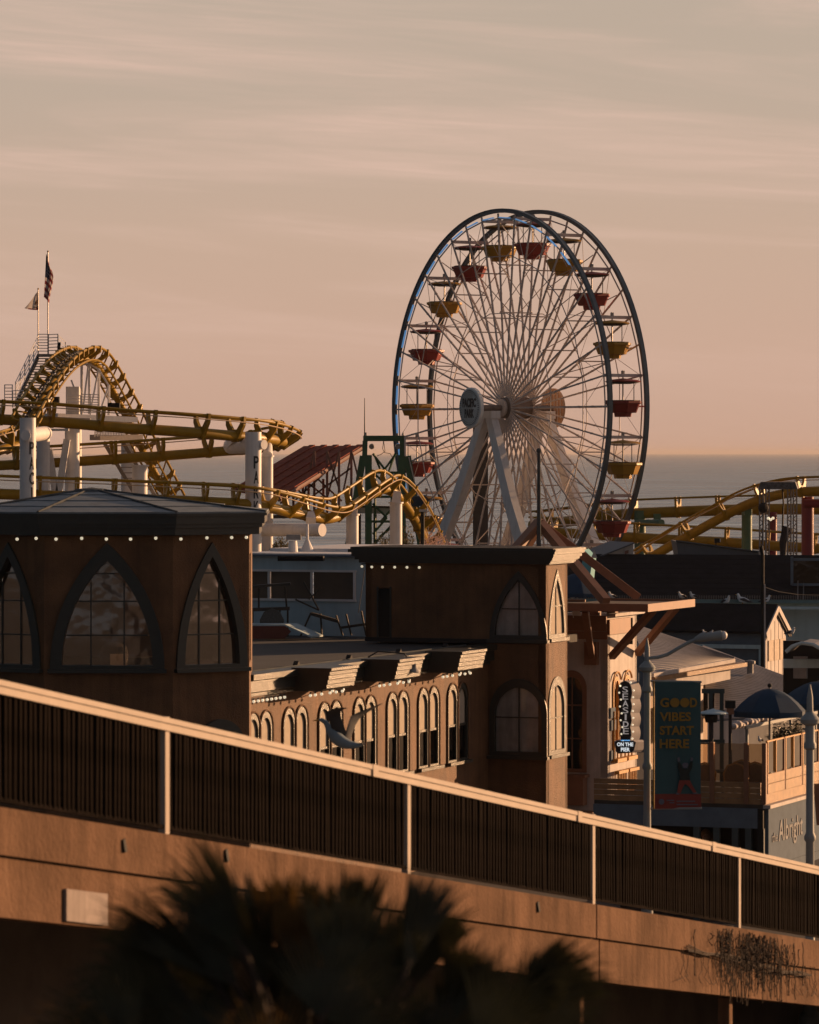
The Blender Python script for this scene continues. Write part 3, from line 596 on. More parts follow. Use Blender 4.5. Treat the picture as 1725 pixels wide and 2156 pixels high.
MB().prism([V((p.x, p.y, wz(1172))) for p in (LB-D*.12-E*.1, RB-D*.12+E*.2, RB+D*9+E*.2, LB+D*9-E*.1)], (0, 0, .10)).build('roof', MT['white'], WB)
MB().beam(LB-D*.16+Zv*wz(1170), RB-D*.16+Zv*wz(1170), .05, .06).build('gutter', MT['bluegrey'], WB)
MB().prism([V((p.x, p.y, wz(1172)+.10)) for p in (LB+D*2.5, RB+D*2.5+E*.1, RB+D*9+E*.1, LB+D*9)], (0, 0, .10)).build('roof_step', MT['white'], WB)
MB().beam(P(586, 1176, 135.9), P(682, 1176, 135.4), .12, .16).build('vent_box', MT['black'], WB)
MB().lathe(P(617, 1162, 138), [(.16, 0), (.13, .36)], 14).build('vent_pipe', MT['white'], WB)
MB().beam(P(603, 1131, 138), P(634, 1131, 138), .3, .17).build('vent_hood', MT['metal'], WB)
MB().lathe(P(647, 1162, 139), [(.24, 0), (.05, .42), (.05, .9)], 14).build('vent_cone', MT['white'], WB)
MB().tube([P(768, 1200, 134.9), P(755, 1290, 135)], .012, 5).build('cable', MT['wire'], WB)
def chair_frame(pts, r=.035): 
    mb = MB()
    for a, b in pts: mb.tube([a, b], r, 6)
    return mb
q = lambda x, y, Y=134.3: P(x, y, Y)
def junk(name, label, cat, segs, extra=None, m='cloth_dark', seat='cloth_dark'):
    t = thing(name, label, cat, q(*segs[0][0])); 
    for a, b in segs: MB().tube([q(*a), q(*b)], .03, 6).build('leg', MT[m], t)
    if extra: extra(t)
    return t
WD = mat('old_dark_wood', (.06, .05, .04), .7)
MT['wd'] = WD
junk('stacked_chair', 'upturned dark wooden chair tangled in the pile by the white wall', 'chair', [((640, 1225), (672, 1285)), ((672, 1285), (622, 1262)), ((655, 1290), (633, 1340)), ((675, 1292), (678, 1340)), ((650, 1262), (676, 1238))], lambda t: MB().beam(q(655, 1292), q(712, 1308), .4, .1).build('seat', WD, t), 'wd')
junk('stacked_table', 'dark table frame with long top standing against the white wall', 'table', [((532, 1282), (532, 1330)), ((590, 1280), (585, 1338)), ((606, 1280), (606, 1338)), ((545, 1235), (545, 1282)), ((600, 1235), (604, 1282))], lambda t: [MB().beam(q(520, 1236), q(612, 1229), .5, .08).build('table_top', WD, t), MB().beam(q(520, 1284), q(610, 1281), .5, .1).build('lower_shelf', WD, t)], 'wd')
junk('upturned_bench', 'small slatted frame leaning in the corner with its four legs up', 'bench', [((708, 1296), (722, 1338)), ((729, 1293), (740, 1338)), ((761, 1286), (771, 1338)), ((781, 1284), (790, 1338))], lambda t: MB().beam(q(716, 1322), q(786, 1312), .06, .08).build('stretcher', WD, t), 'wd')
wc = thing('wicker_chair', 'round backed wicker chair half hidden in the junk pile', 'chair', q(572, 1338, 133.9))
MB().prism([q(x, y, 133.9) for x, y in ((548, 1340), (547, 1305), (556, 1288), (572, 1281), (588, 1288), (597, 1305), (596, 1340))], D*.06).build('backrest', mat('grey_wicker', (.11, .105, .095), .8, var=.4, scale=22, bump=.8, bscale=40), wc)
MB().box(q(572, 1342, 133.9)+D*.3, .7, .5, .3, E).build('seat', WD, wc)
sk = thing('roof_hatch', 'white edged low roof hatch with red side on the flat roof', 'hatch', P(570, 1345, 133))
MB().prism([P(505, 1345, 133), P(598, 1345, 133), P(612, 1330, 133), P(600, 1318, 133), P(505, 1318, 133)], D*.05).build('side', mat('faded_red', (.16, .05, .035), .8), sk)
MB().hexa([P(505, 1318, 133)+Zv*.0, P(600, 1318, 133), P(600, 1318, 133)+D*1.0, P(505, 1318, 133)+D*1.0], [p+Zv*.05 for p in (P(505, 1318, 133), P(600, 1318, 133), P(600, 1318, 133)+D, P(505, 1318, 133)+D)]).build('lid', MT['white_blue'], sk)
MB().hexa([P(600, 1318, 133), P(655, 1343, 133.2), P(655, 1343, 133.2)+D*1, P(600, 1318, 133)+D*1], [p+Zv*.05 for p in (P(600, 1318, 133), P(655, 1343, 133.2), P(655, 1343, 133.2)+D, P(600, 1318, 133)+D)]).build('flap', MT['white_blue'], sk)
# ================================================================ FERRIS WHEEL
WC = V((xp(1087, 280), 280, zp(859, 280))); WR = 418/F*280
wn_ = V((.85, .527, 0)).normalized(); wu = V((.527, -.85, 0)).normalized()     # axle direction (away, right) and the wheel plane's horizontal
HS = 76.9/.85/F*280/2
def wpt(a, r, s): return WC+wu*(math.cos(a)*r)+Zv*(math.sin(a)*r)+wn_*s
fw = thing('ferris_wheel', 'tall white ferris wheel with two blue grey rims and round centre signs', 'ferris wheel', V((WC.x, WC.y, 0)))
NA = 120
for s, nm in ((-HS, 1), (HS, 1)):
    mb = MB(); vs = []
    for k in range(NA):
        a = 2*math.pi*k/NA
        for r, o in ((WR, -.10), (WR, .10), (WR-.26, .10), (WR-.26, -.10)): vs.append(wpt(a, r, s+o))
    mb.add(vs, [(k*4+j, k*4+(j+1) % 4, ((k+1) % NA)*4+(j+1) % 4, ((k+1) % NA)*4+j) for k in range(NA) for j in range(4)])
    for rr_, off in ((WR-.02, -.13), (WR-.02, .13)):
        mb.tube([wpt(2*math.pi*k/NA, rr_, s+off) for k in range(NA)], .04, 5, True)
    mb.build('rim', MT['rim'], fw)
    mb = MB(); mb.tube([wpt(2*math.pi*k/40, WR-.62, s) for k in range(40)], .05, 5, True); mb.build('inner_ring', MT['steel'], fw)
    for rr_, th in ((.77*WR, .035), (.48*WR, .03)):
        MB().tube([wpt(2*math.pi*(k+.5)/20, rr_, s) for k in range(20)], th, 5, True).build('ring_cable', MT['steel'], fw)
    for k in range(40):
        a = 2*math.pi*k/40
        sp = MB().beam(wpt(a, .75, s*.62), wpt(a, WR-.3, s), .095, .095, up=wn_)
        for j in range(2, 7): p = wpt(a, .75+(WR-1.2)*j/7, s*(.62+.38*j/7)); sp.beam(p-wu*.055, p+wu*.055, .12, .12, up=wn_)
        sp.build('spoke', MT['steel'], fw)
for k in range(20):
    a = 2*math.pi*(k+.5)/20
    MB().beam(wpt(a, .957*WR, -HS), wpt(a, .957*WR, HS), .2, .2, up=Zv).build('axle_beam', mat('pale_beam', (.55, .46, .43), .5) if k == 0 else bpy.data.materials['pale_beam'], fw)
    for rr_ in (.72, .48):
        b = 2*math.pi*k/20
        MB().beam(wpt(b, rr_*WR, -HS*.9), wpt(b, rr_*WR, HS*.9), .08, .08).build('cross_bar', MT['steel'], fw)
    for r0_, r1_ in ((.72, .48), (.93, .72)):
        b = 2*math.pi*k/20
        for j in (-1, 1): MB().tube([wpt(b, r0_*WR, -HS*.9*j), wpt(b, r1_*WR, HS*.9*j)], .032, 4).build('cross_brace', MT['steel'], fw)
    for s in (-HS, HS):
        for j in (0, 1): MB().tube([wpt(2*math.pi*(k+j)/20, .77*WR, s), wpt(2*math.pi*(k+.5)/20, .955*WR, s)], .018, 4).build('stay_rod', MT['steel'], fw)
for k in range(40):                                      # lit strips along the inside of the near rim
    a0, a1 = 2*math.pi*(k+.18)/40, 2*math.pi*(k+.82)/40
    if 40 < math.degrees(a0) < 215: MB().beam(wpt(a0, WR-.56, -HS-.13), wpt(a1, WR-.56, -HS-.13), .06, .12, up=wn_).build('led_strip', MT['led'], fw)
MB().lathe(WC-wn_*HS*.72, [(.3, 0), (.72, .1), (.72, HS*1.34), (.3, HS*1.44)], 20, wn_).build('hub_drum', mat('brown_grey_steel', (.20, .155, .13), .55, var=.3), fw, True)
MB().lathe(WC-wn_*(HS+2.0), [(.16, 0), (.2, .1), (.2, 2*HS+3.3), (.16, 2*HS+3.5)], 14, wn_).build('axle', bpy.data.materials['brown_grey_steel'], fw, True)
for s in (-1, 1): MB().lathe(WC+wn_*(s*HS*.78-.12), [(.35, 0), (.58, .05), (.58, .17), (.35, .22)], 20, wn_).build('hub_flange', MT['steel'], fw)
PB = mat('pale_sign_paint', (.82, .84, .82), .55, var=.08)
dc = WC-wn_*(HS+2.05)
sg = MB().lathe(dc, [(1.22, -.16), (1.32, -.12), (1.32, .10), (1.2, .14)], 40, wn_).build('round_sign', PB, fw)
MB().lathe(dc-wn_*.165, [(1.14, -.012), (1.22, -.012)], 40, wn_).build('sign_border', PB, sg)
db = MB()
for k in range(48): a = 2*math.pi*k/48; db.ball(dc-wn_*.19+wu*(1.12*math.cos(a))+Zv*(1.12*math.sin(a)), .035, 6, 4)
for k in range(44): a = 2*math.pi*k/44; db.ball(dc-wn_*.19+wu*(1.0*math.cos(a))+Zv*(1.0*math.sin(a)), .022, 6, 4)
db.build('sign_bulbs', mat('sign_bulb', (.10, .12, .14), .4), sg)
letters('lettering', 'PACIFIC', dc-wn_*.17-wu*.80+Zv*.02, wu, Zv, 1.60, .60, sg, MT['ink'], -wn_, .03)
letters('lettering', 'PARK', dc-wn_*.17-wu*.56-Zv*.66, wu, Zv, 1.12, .58, sg, MT['ink'], -wn_, .03)
dr_ = WC+wn_*(HS+1.5)
MB().lathe(dr_, [(1.2, -.12), (1.32, -.1), (1.32, .1), (1.2, .14)], 40, wn_).build('round_sign', mat('tan_sign_back', (.42, .25, .15), .6), fw)
xb = MB()
for k in range(-3, 4): x = k*.36; h = math.sqrt(max(.05, 1.6-x*x)); xb.beam(dr_-wn_*.14+wu*x-Zv*h, dr_-wn_*.14+wu*x+Zv*h, .05, .05, up=wn_)
xb.build('sign_ribs', MT['steel'], fw)
def leg(pts, ws, dep):
    mb = MB()
    for i in range(len(pts)-1): mb.beam(pts[i], pts[i+1], dep, ws[i], up=wu, w2=dep, h2=ws[i+1])
    return mb.build('support_leg', MT['white'], fw)
for s, tops in ((-1, 1), (1, 1)):
    so_ = s*(HS+.75); c = WC+wn_*so_
    for sg_ in (-1, 1):
        foot = c+wu*(sg_*8.7)+wn_*(s*.9)-Zv*(WC.z-.2); top = c+wu*(sg_*.30)-Zv*.45; mid = top.lerp(foot, .40)+wu*(sg_*-.40)
        leg([top, mid, foot], [.62, .86, 1.15], .55)
        MB().beam(mid.lerp(foot, .45)-wu*(sg_*.2), foot-wu*(sg_*1.7)+wn_*(-s*.8), .35, .5, up=wu).build('support_strut', MT['white'], fw)
    MB().beam(c-wu*.9-Zv*.45, c+wu*.9-Zv*.45, .7, .5).build('axle_saddle', MT['white'], fw)
ld = MB()
c = WC-wn_*(HS+.75); a0 = c-wu*.95-Zv*1.6; a1 = c-wu*9.0-Zv*(WC.z-1)
for o in (0, .35): ld.tube([a0+wn_*o, a0.lerp(a1, .5)+wn_*o+wu*.3, a1+wn_*o], .03, 4)
for k in range(40): p = a0.lerp(a1, k/40)+wu*(.6*(k/40)*(1-k/40)*2); ld.tube([p, p+wn_*.35], .018, 4)
ld.build('ladder', MT['truss'], fw)
MB().beam(P(1012, 1170, 284), P(1012, 895, 284), 1.0, .62, up=V((0, 1, 0))).build('cable_tower', mat('dark_panel', (.035, .037, .045), .6), fw)
MB().beam(P(1024, 1170, 284), P(1024, 925, 284), .16, .2, up=V((0, 1, 0))).build('tower_edge', MT['cream'], fw)
sp = thing('platform_frame', 'low white framework and lamps at the foot of the wheel', 'framework', P(1080, 1290, 279))
for k in range(9): MB().beam(P(980+k*30, 1300, 281), P(980+k*30, 1140, 281), .06, .06, up=V((0, 1, 0))).build('upright', MT['steel'], sp)
for y in (1148, 1170): MB().beam(P(975, y, 281), P(1225, y, 281), .06, .06).build('cross_rail', MT['steel'], sp)
# gondolas -------------------------------------------------------
def gond_meshes(col):
    rx, ry = 1.16, 1.10
    tub = MB(); n = 8
    prof = [(.52, -2.52), (.56, -2.27), (.86, -2.25), (1.06, -1.72), (1.16, -1.66), (1.16, -1.52), (1.02, -1.50), (1.0, -1.66)]
    vs = []; m = len(prof)
    for r, z in prof:
        for k in range(n): a = 2*math.pi*(k+.5)/n; vs.append((r*math.cos(a)*1.05, r*math.sin(a)*1.05, z))
    tub.add(vs, [(i*n+k, i*n+(k+1) % n, (i+1)*n+(k+1) % n, (i+1)*n+k) for i in range(m-1) for k in range(n)]+[tuple(range(n-1, -1, -1))])
    seat = MB().lathe((0, 0, -1.68), [(1.04, 0), (1.09, .22), (.86, .22), (.8, .02)], 8)
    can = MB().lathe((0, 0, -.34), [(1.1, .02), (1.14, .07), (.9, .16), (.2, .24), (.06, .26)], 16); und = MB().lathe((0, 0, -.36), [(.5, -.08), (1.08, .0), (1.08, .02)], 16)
    mast = MB().tube([(0, 0, -2.4), (0, 0, .42)], .045, 6); mast.tube([(.72, .3, -1.6), (.72, .3, -.3)], .03, 5); mast.tube([(-.72, -.3, -1.6), (-.72, -.3, -.3)], .03, 5)
    mast.box((0, 0, .0), .16, .16, .4)
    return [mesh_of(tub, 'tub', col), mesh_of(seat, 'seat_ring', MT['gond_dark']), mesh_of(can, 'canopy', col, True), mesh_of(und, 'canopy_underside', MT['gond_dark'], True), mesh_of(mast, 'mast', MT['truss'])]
GM = {'red': gond_meshes(MT['red_d']), 'yellow': gond_meshes(MT['yellow_d'])}
ORD = ['first', 'second', 'third', 'fourth', 'fifth', 'sixth', 'seventh', 'eighth', 'ninth', 'tenth']
for k in range(20):
    ang = 81-18*k; c = 'red' if k % 2 == 0 else 'yellow'
    a = R(ang); p = wpt(a, .957*WR, 0)
    if p.z < WC.z-11.9: continue
    if k < 10: lb = f'{c} gondola, {ORD[k//2]} {c} one clockwise from the top of the wheel'
    else: lb = f'{c} gondola, {ORD[(19-k)//2]} {c} one anticlockwise from the top of the wheel'
    g = thing('gondola', lb, 'gondola', p-Zv*.1, 'gondolas hanging from the ferris wheel')
    rz_ = math.atan2(wu.y, wu.x)+random.uniform(-.25, .25)
    for me, nm in zip(GM[c], ('tub', 'seat_ring', 'canopy', 'canopy_underside', 'mast')): inst(me, nm, g, p-Zv*.1, (0, 0, rz_))
# ================================================================ ROLLER COASTER
rc = thing('roller_coaster', 'mustard yellow tubular roller coaster on white columns, winding behind the roofs', 'roller coaster', P(300, 1300, 216))
def track(ctrl, rs=.265, hr=.88, g=.50, every=2.6, cable=True, yw=.16):
    c = crom(ctrl, 10); pts = [P(x, y, Y) for x, y, Y, b in c]; n = len(pts); fr = []
    for i in range(n):
        t = (pts[min(i+1, n-1)]-pts[max(i-1, 0)]).normalized(); s = t.cross(Zv).normalized(); u = s.cross(t); b = R(c[i][3])
        s2 = s*math.cos(b)+u*math.sin(b); u2 = s2.cross(t); fr.append((pts[i], t, s2, u2))
    MB().tube(pts, rs, 12).build('spine', MT['yellow'], rc, True)
    for q in (-1, 1): MB().tube([p+u*hr+s*(g*q) for p, t, s, u in fr], .075, 8).build('rail', MT['yellow'], rc, True)
    if cable: MB().tube([p+u*(hr-.2)+s*(g+.16) for p, t, s, u in fr], .028, 5).build('light_rope', mat('pale_rope', (.5, .36, .22), .6) if 'pale_rope' not in bpy.data.materials else bpy.data.materials['pale_rope'], rc)
    acc = every*.5; 
    for i in range(1, n):
        acc += (pts[i]-pts[i-1]).length
        if acc >= every:
            acc -= every; p, t, s, u = fr[i]
            half = [(-.75*rs, -rs*1.12), (-rs*1.25, 0), (-g-.12, hr*.62), (-g-.13, hr+.1), (-g+.06, hr+.1), (-g+.14, hr*.72), (-.14, rs*1.25)]
            poly = half+[(-a, b) for a, b in reversed(half)]
            MB().prism([p+s*a+u*b-t*yw/2 for a, b in poly], t*yw).build('yoke', MT['yellow'], rc)
            MB().tube([p-t*.14, p+t*.14], rs*1.12, 12).build('collar', MT['yellow'], rc)
    return fr
# upper turn, out to the right and back under itself
track([(-60, 879, 209, 0), (0, 883, 209.5, 0), (120, 889, 210.5, 0), (250, 900, 211.5, 0), (385, 909, 213, 0), (505, 919, 215.5, 0), (560, 924, 218, -10), (592, 929, 221.5, -24), (597, 934, 225.5, -30), (570, 940, 229, -22), (520, 947, 229, -8), (470, 950, 228, 0), (340, 960, 226.5, 0), (140, 973, 225, 0), (0, 980, 224, 0), (-60, 984, 223.5, 0)])
# lower run that dips past the lettered column and climbs over a small hill
track([(-60, 1036, 208.5, 0), (0, 1040, 209, 0), (240, 1049, 210, 0), (495, 1060, 211.5, -4), (571, 1070, 213, -12), (623, 1081, 215, -20), (673, 1091, 217.5, -26), (705, 1089, 219.5, -26), (745, 1065, 222, -24), (790, 1036, 225, -20), (815, 1030, 227, -14), (838, 1045, 228.5, -14), (862, 1076, 230.5, -18), (884, 1115, 233, -20), (905, 1165, 236, -20)], every=2.0, yw=.13)
# curl at the left edge
track([(-40, 965, 224, 20), (0, 948, 225, 20), (28, 940, 227, 25), (52, 925, 229.5, 30), (66, 905, 231, 30)], every=1.6)
# the lift hill
H = track([(52, 905, 208, 0), (78, 858, 211, 0), (108, 810, 215, 0), (135, 777, 218.5, 0), (160, 760, 222, 0), (182, 756, 224.5, 0), (204, 768, 226.5, 0), (226, 800, 228.3, 0), (248, 840, 230, 0), (270, 880, 231.5, 0), (300, 945, 233.5, 0), (330, 1000, 235.5, 0), (362, 1062, 238, 0)], rs=.16, hr=.62, g=.62, every=1.5, cable=False)
for fr_i in range(0, len(H)-4, 4):
    p, t, s, u = H[fr_i]; p2, t2, s2, u2 = H[fr_i+4]
    MB().tube([p+u*.6+s*.6, p2-u2*.05], .045, 5).build('lacing', MT['yellow'], rc); MB().tube([p+u*.6-s*.6, p2-u2*.05], .045, 5).build('lacing', MT['yellow'], rc)
for q in (-1, 1): MB().tube([p-u*.05+s*(.5*q) for p, t, s, u in H], .06, 6).build('lower_chord', MT['yellow'], rc)
for p, t, s, u in H[2:-2:3]: MB().beam(p-u*.05-s*.55, p-u*.05+s*.55, .1, .06).build('cross_tie', MT['yellow'], rc)
for x, y, w_ in ((80, 852, .5), (93, 856, .4), (118, 853, .34), (240, 866, .6)): MB().box(P(x, y, 213), w_, .5, .42).build('drive_unit', MT['black'], rc)
MB().tube([p+u*.42 for p, t, s, u in H[:50]], .07, 6).build('lift_chain', MT['black'], rc)
# behind the wheel, to the right
track([(1120, 1106, 322, 0), (1220, 1095, 318, 0), (1311, 1083, 314, 0), (1440, 1077, 312, 0), (1530, 1074, 311, 0), (1620, 1072, 310, 0), (1780, 1072, 310, 0)], rs=.40, hr=1.0, every=3.2, cable=False)
track([(1120, 1118, 308, 0), (1220, 1124, 306, 0), (1311, 1130, 305, 0), (1410, 1136, 304, 0), (1530, 1142, 303, 0), (1640, 1150, 302, 0), (1780, 1158, 301, 0)], rs=.36, hr=1.0, every=3.2, cable=False)
track([(1335, 1198, 290, 0), (1383, 1167, 289, 0), (1431, 1139, 288.5, 0), (1503, 1099, 287.5, 0), (1551, 1073, 287, 0), (1599, 1053, 286, 0), (1650, 1040, 285, 0), (1700, 1035, 284, 0), (1780, 1033, 283, 0)], rs=.33, hr=.95, every=3.0)
# columns
def column(px, top, Y, wpx, m='white', cap=True, bot=1320, name='column', n=18):
    r = wpx/F*Y/2; mb = MB().tube([P(px, bot, Y), P(px, top, Y)], r, n); o = mb.build(name, MT[m], rc, True)
    if cap: MB().tube([P(px, top, Y), P(px, top-3, Y)], r*1.22, n).build('cap', MT[m], o, True)
    return o
def lettered(px, top, Y, wpx, word, y0, dy, a0):
    o = column(px, top, Y, wpx, cap=False); MB().tube([P(px, top, Y), P(px, top-1.5, Y)], wpx/F*Y/2*1.01, 18).build('cap', MT['white'], o)
    r = wpx/F*Y/2; c = P(px, top, Y); h = 26.5/F*Y; wl = 11.5/F*Y
    for k, ch in enumerate(word):
        z = zp(y0+dy*k+26.5, Y); w_ = wl*(.3 if ch == 'I' else 1)
        letters('lettering', ch, c, None, None, w_, h, o, MT['ink'], None, .014, wrap=lambda a, b, q, z=z, w_=w_: V((c.x+(r+q)*math.sin(a0+(a-w_/2)/r), c.y-(r+q)*math.cos(a0+(a-w_/2)/r), z+b)))
    return o
o1_ = lettered(58.5, 881, 203, 34, 'PACIFIC', 930, 32, .62)
o2_ = lettered(533.5, 911, 212, 34, 'PARK', 960, 31.5, .42)
MB().lathe(P(55, 917, 202.6), [(.22, .0), (.24, -.32)], 18, V((0, 1, 0))).build('arm_end', MT['white'], o1_, True)
MB().lathe(P(549, 936, 212), [(.24, .0), (.24, .25)], 18, V((.75, -.66, 0))).build('arm_end', MT['white'], o2_, True)
MB().tube([P(487, 939, 222), P(540, 937, 212.5)], .42, 14).build('support_arm', MT['white'], rc, True)
MB().tube([P(60, 917, 203), P(95, 912, 209)], .35, 14).build('support_arm', MT['white'], rc, True)
MB().beam(P(487, 936, 221), P(500, 920, 217), .5, .5).build('saddle', MT['white'], rc)
column(563, 962, 217, 24); MB().tube([P(563, 960, 217), P(566, 938, 218)], [.28, .18], 12).build('saddle', MT['white'], rc, True)
MB().tube([P(548, 1116, 214.5), P(679, 1116, 212)], 27/F*213/2, 20).build('support_arm', MT['white'], rc, True)
MB().beam(P(655, 1104, 215), P(655, 1086, 216), .75, .5, up=V((1, 0, 0)), w2=.5, h2=.3).build('saddle', MT['white'], rc)
for px, top, Y, wp in ((742, 1085, 221.5, 26), (834, 1060, 227, 26)):
    o = column(px, top, Y, wp)
    MB().beam(P(px, top-2, Y), P(px+3, top-26, Y), .62, .5, up=V((1, 0, 0)), w2=.42, h2=.4).build('saddle', MT['white'], rc)
for px, top, Y, wp in ((91, 898, 222, 28), (152, 900, 223.5, 31), (270, 930, 234, 30), (294.5, 982, 226, 32), (160, 818, 226, 24)): column(px, top, Y, wp, cap=px > 240)
for a, b in (((103, 945), (121, 1070)), ((141, 925), (119, 1070))): MB().beam(P(*a, 222.5), P(*b, 222.5), .34, .34).build('brace', MT['white'], rc)
for px, y0, y1 in ((172, 766, 872), (188, 764, 872), (208, 776, 872), (229, 810, 874)): MB().beam(P(px, y1, 226), P(px, y0, 226), .13, .15, up=V((0, 1, 0))).build('truss_post', MT['white'], rc)
for a, b in (((186, 768), (174, 868)), ((207, 780), (190, 868)), ((228, 815), (210, 868)), ((172, 768), (188, 766)), ((188, 766), (208, 778)), ((208, 778), (229, 812)), ((150, 800), (165, 840))): MB().beam(P(*a, 225.6), P(*b, 225.6), .09, .09).build('truss_brace', MT['white'], rc)
MB().beam(P(100, 876, 223), P(268, 884, 226), 2.0, .28).build('platform', MT['white'], rc)
MB().beam(P(105, 884, 222), P(190, 888, 222), .3, .35).build('platform_beam', mat('grey_beam', (.3, .26, .24), .6), rc)
MB().beam(P(200, 921, 228), P(290, 921, 230), .9, .3).build('platform_beam', bpy.data.materials['grey_beam'], rc)
MB().beam(P(104, 905, 221), P(145, 905, 221), .3, .12).build('platform_beam', MT['white'], rc)
MB().box(P(153.5, 872, 220.5), .68, .6, 1.42).build('control_box', MT['white'], rc)
def fence(a, b, h, n, posts=2, up=None, m='white'):
    mb = MB(); a, b = V(a), V(b)
    for k in range(n): mb.tube([a+Zv*(h*(k+1)/n), b+Zv*(h*(k+1)/n)], .022, 4)
    for k in range(posts): p = a.lerp(b, k/(posts-1)); mb.tube([p, p+Zv*(h+.02)], .03, 5)
    return mb.build('railing', MT[m], rc)
fence(P(140, 872, 219.8), P(170, 872, 219.8), .95, 6); fence(P(172, 873, 219.8), P(209, 874, 219.8), 1.05, 8, 3); fence(P(10, 850, 215), P(26, 850, 215), .95, 6)
fence(P(27, 858, 215), P(62, 858, 215), .85, 5); fence(P(200, 920, 227), P(262, 918, 228), .3, 4, 12)
# stairs up to the crest
s0, s1 = P(33, 850, 216), P(80, 752, 222); sw = V((.95, .1, 0)).normalized()*.78
for o in (V((0, 0, 0)), sw*2): MB().beam(s0+o, s1+o, .1, .3).build('stringer', MT['white'] if o.length else MT['slate'], rc)
for k in range(17): p = s0.lerp(s1, (k+.5)/17); MB().beam(p, p+sw*2, .3, .05).build('tread', MT['truss'], rc)
hr_ = MB()
for k in range(1, 6): hr_.tube([s0+Zv*.22*k, s1+Zv*.22*k], .025, 4)
for k in range(6): p = s0.lerp(s1, k/5); hr_.tube([p, p+Zv*1.12], .03, 4)
hr_.build('handrail', MT['white'], rc)
pa, pb = P(80, 745, 222), P(122, 745, 222)
MB().beam(pa-Zv*.08, pb-Zv*.08, 1.0, .14).build('top_platform', MT['truss'], rc)
fence(pa, P(102, 745, 222), 1.02, 7, 2); fence(P(102, 745, 222), P(122, 744, 222), 1.0, 6, 2); fence(P(122, 742, 222), P(138, 744, 224)-Zv*.3, .9, 5)
MB().prism([P(118, 744, 221.5), P(162, 745, 223), P(168, 756, 223), P(110, 775, 221.5)], V((0, .08, 0))).build('side_plate', MT['white'], rc)
MB().box(P(124, 736, 221.9), .16, .16, .22).build('floodlight', MT['black'], rc); MB().box(P(125, 727, 221.9), .14, .14, .16).build('floodlight', MT['black'], rc)
for k in range(10): p = P(223+k*7.2, 938+k*11.5, 228); MB().beam(p, p+V((1.0, .3, 0)), .25, .05).build('tread', MT['truss'], rc)
for o in (0, 1.0): MB().beam(P(218, 930, 228)+V((o, o*.3, 0)), P(290, 1050, 228)+V((o, o*.3, 0)), .06, .2).build('stringer', MT['truss'], rc)
# green and crimson columns of the far part
for px, top, Y, wp, m in ((1348, 1075, 313, 24, 'teal_green'), (1573, 1072, 288, 22, 'teal_green'), (1701, 1046, 285, 26, 'col_red'), (1627, 1078, 309, 19, 'col_red')): column(px, top, Y, wp, m, cap=False, bot=1330)
MB().tube([P(1343, 1101, 312.5), P(1394, 1101, 310)], .26, 14).build('support_arm', MT['teal_green'], rc, True); MB().beam(P(1384, 1098, 312), P(1384, 1082, 312), .9, .5, up=V((1, 0, 0))).build('saddle', MT['teal_green'], rc)
MB().tube([P(1695, 1060, 284.5), P(1735, 1060, 284)], .3, 14).build('support_arm', MT['col_red'], rc, True); MB().beam(P(1575, 1085, 287), P(1575, 1066, 287), .55, .5, up=V((1, 0, 0))).build('saddle', MT['teal_green'], rc)
# ================================================================ FLAGS on the crest
def flag(px, y0, y1, Y, label, cat, fn_):
    t = thing('flag', label, cat, P(px, y1, Y)); MB().tube([P(px, y1, Y), P(px, y0, Y)], .03, 6).build('pole', MT['truss'], t); MB().ball(P(px, y0, Y), .05).build('finial', MT['gold'], t); fn_(t); return t
def us(t):
    mb = MB(); nx, ny = 18, 26; vs = []
    for i in range(nx+1):
        for j in range(ny+1):
            u, v = i/nx, j/ny                            # u along the fly, v down the hoist: hangs in folds from the halyard
            x = (.62*u**.6)*(.25+.75*math.sin(math.pi*(v*.78+.12)))*(.72 if v < .2 else 1)-.06-.22*v*(1-u)+.12*math.sin(v*6)*u
            y = .16*math.sin(u*11+v*3)*(.3+u); z = -v*2.45-.55*u*(1-.4*v)
            vs.append(P(98.5, 534, 222)+V((x*.55, y, z*.92)))
    mats = [mat('flag_red', (.22, .035, .045), .85, trans=.25), mat('flag_white', (.55, .5, .5), .85, trans=.3), mat('flag_blue', (.025, .035, .075), .85, trans=.2)]
    fl = MB()
    fl.v = vs
    for i in range(nx):
        for j in range(ny):
            fl.f.append((i*(ny+1)+j, i*(ny+1)+j+1, (i+1)*(ny+1)+j+1, (i+1)*(ny+1)+j)); can = i < nx*.42 and j < 14
            fl.m.append(2 if can else (j//2) % 2)
    o = fl.build('cloth', mats, t, True, ang=180)
    stp = MB()
    for i in range(1, 8, 2):
        for j in range(1, 13, 2): stp.ball(vs[i*(ny+1)+j]+V((0, -.03, 0)), .022, 5, 3)
    stp.build('stars', mats[1], t)
flag(101, 529, 745, 222, 'striped red white and blue national flag hanging limp on the taller pole', 'flag', us)
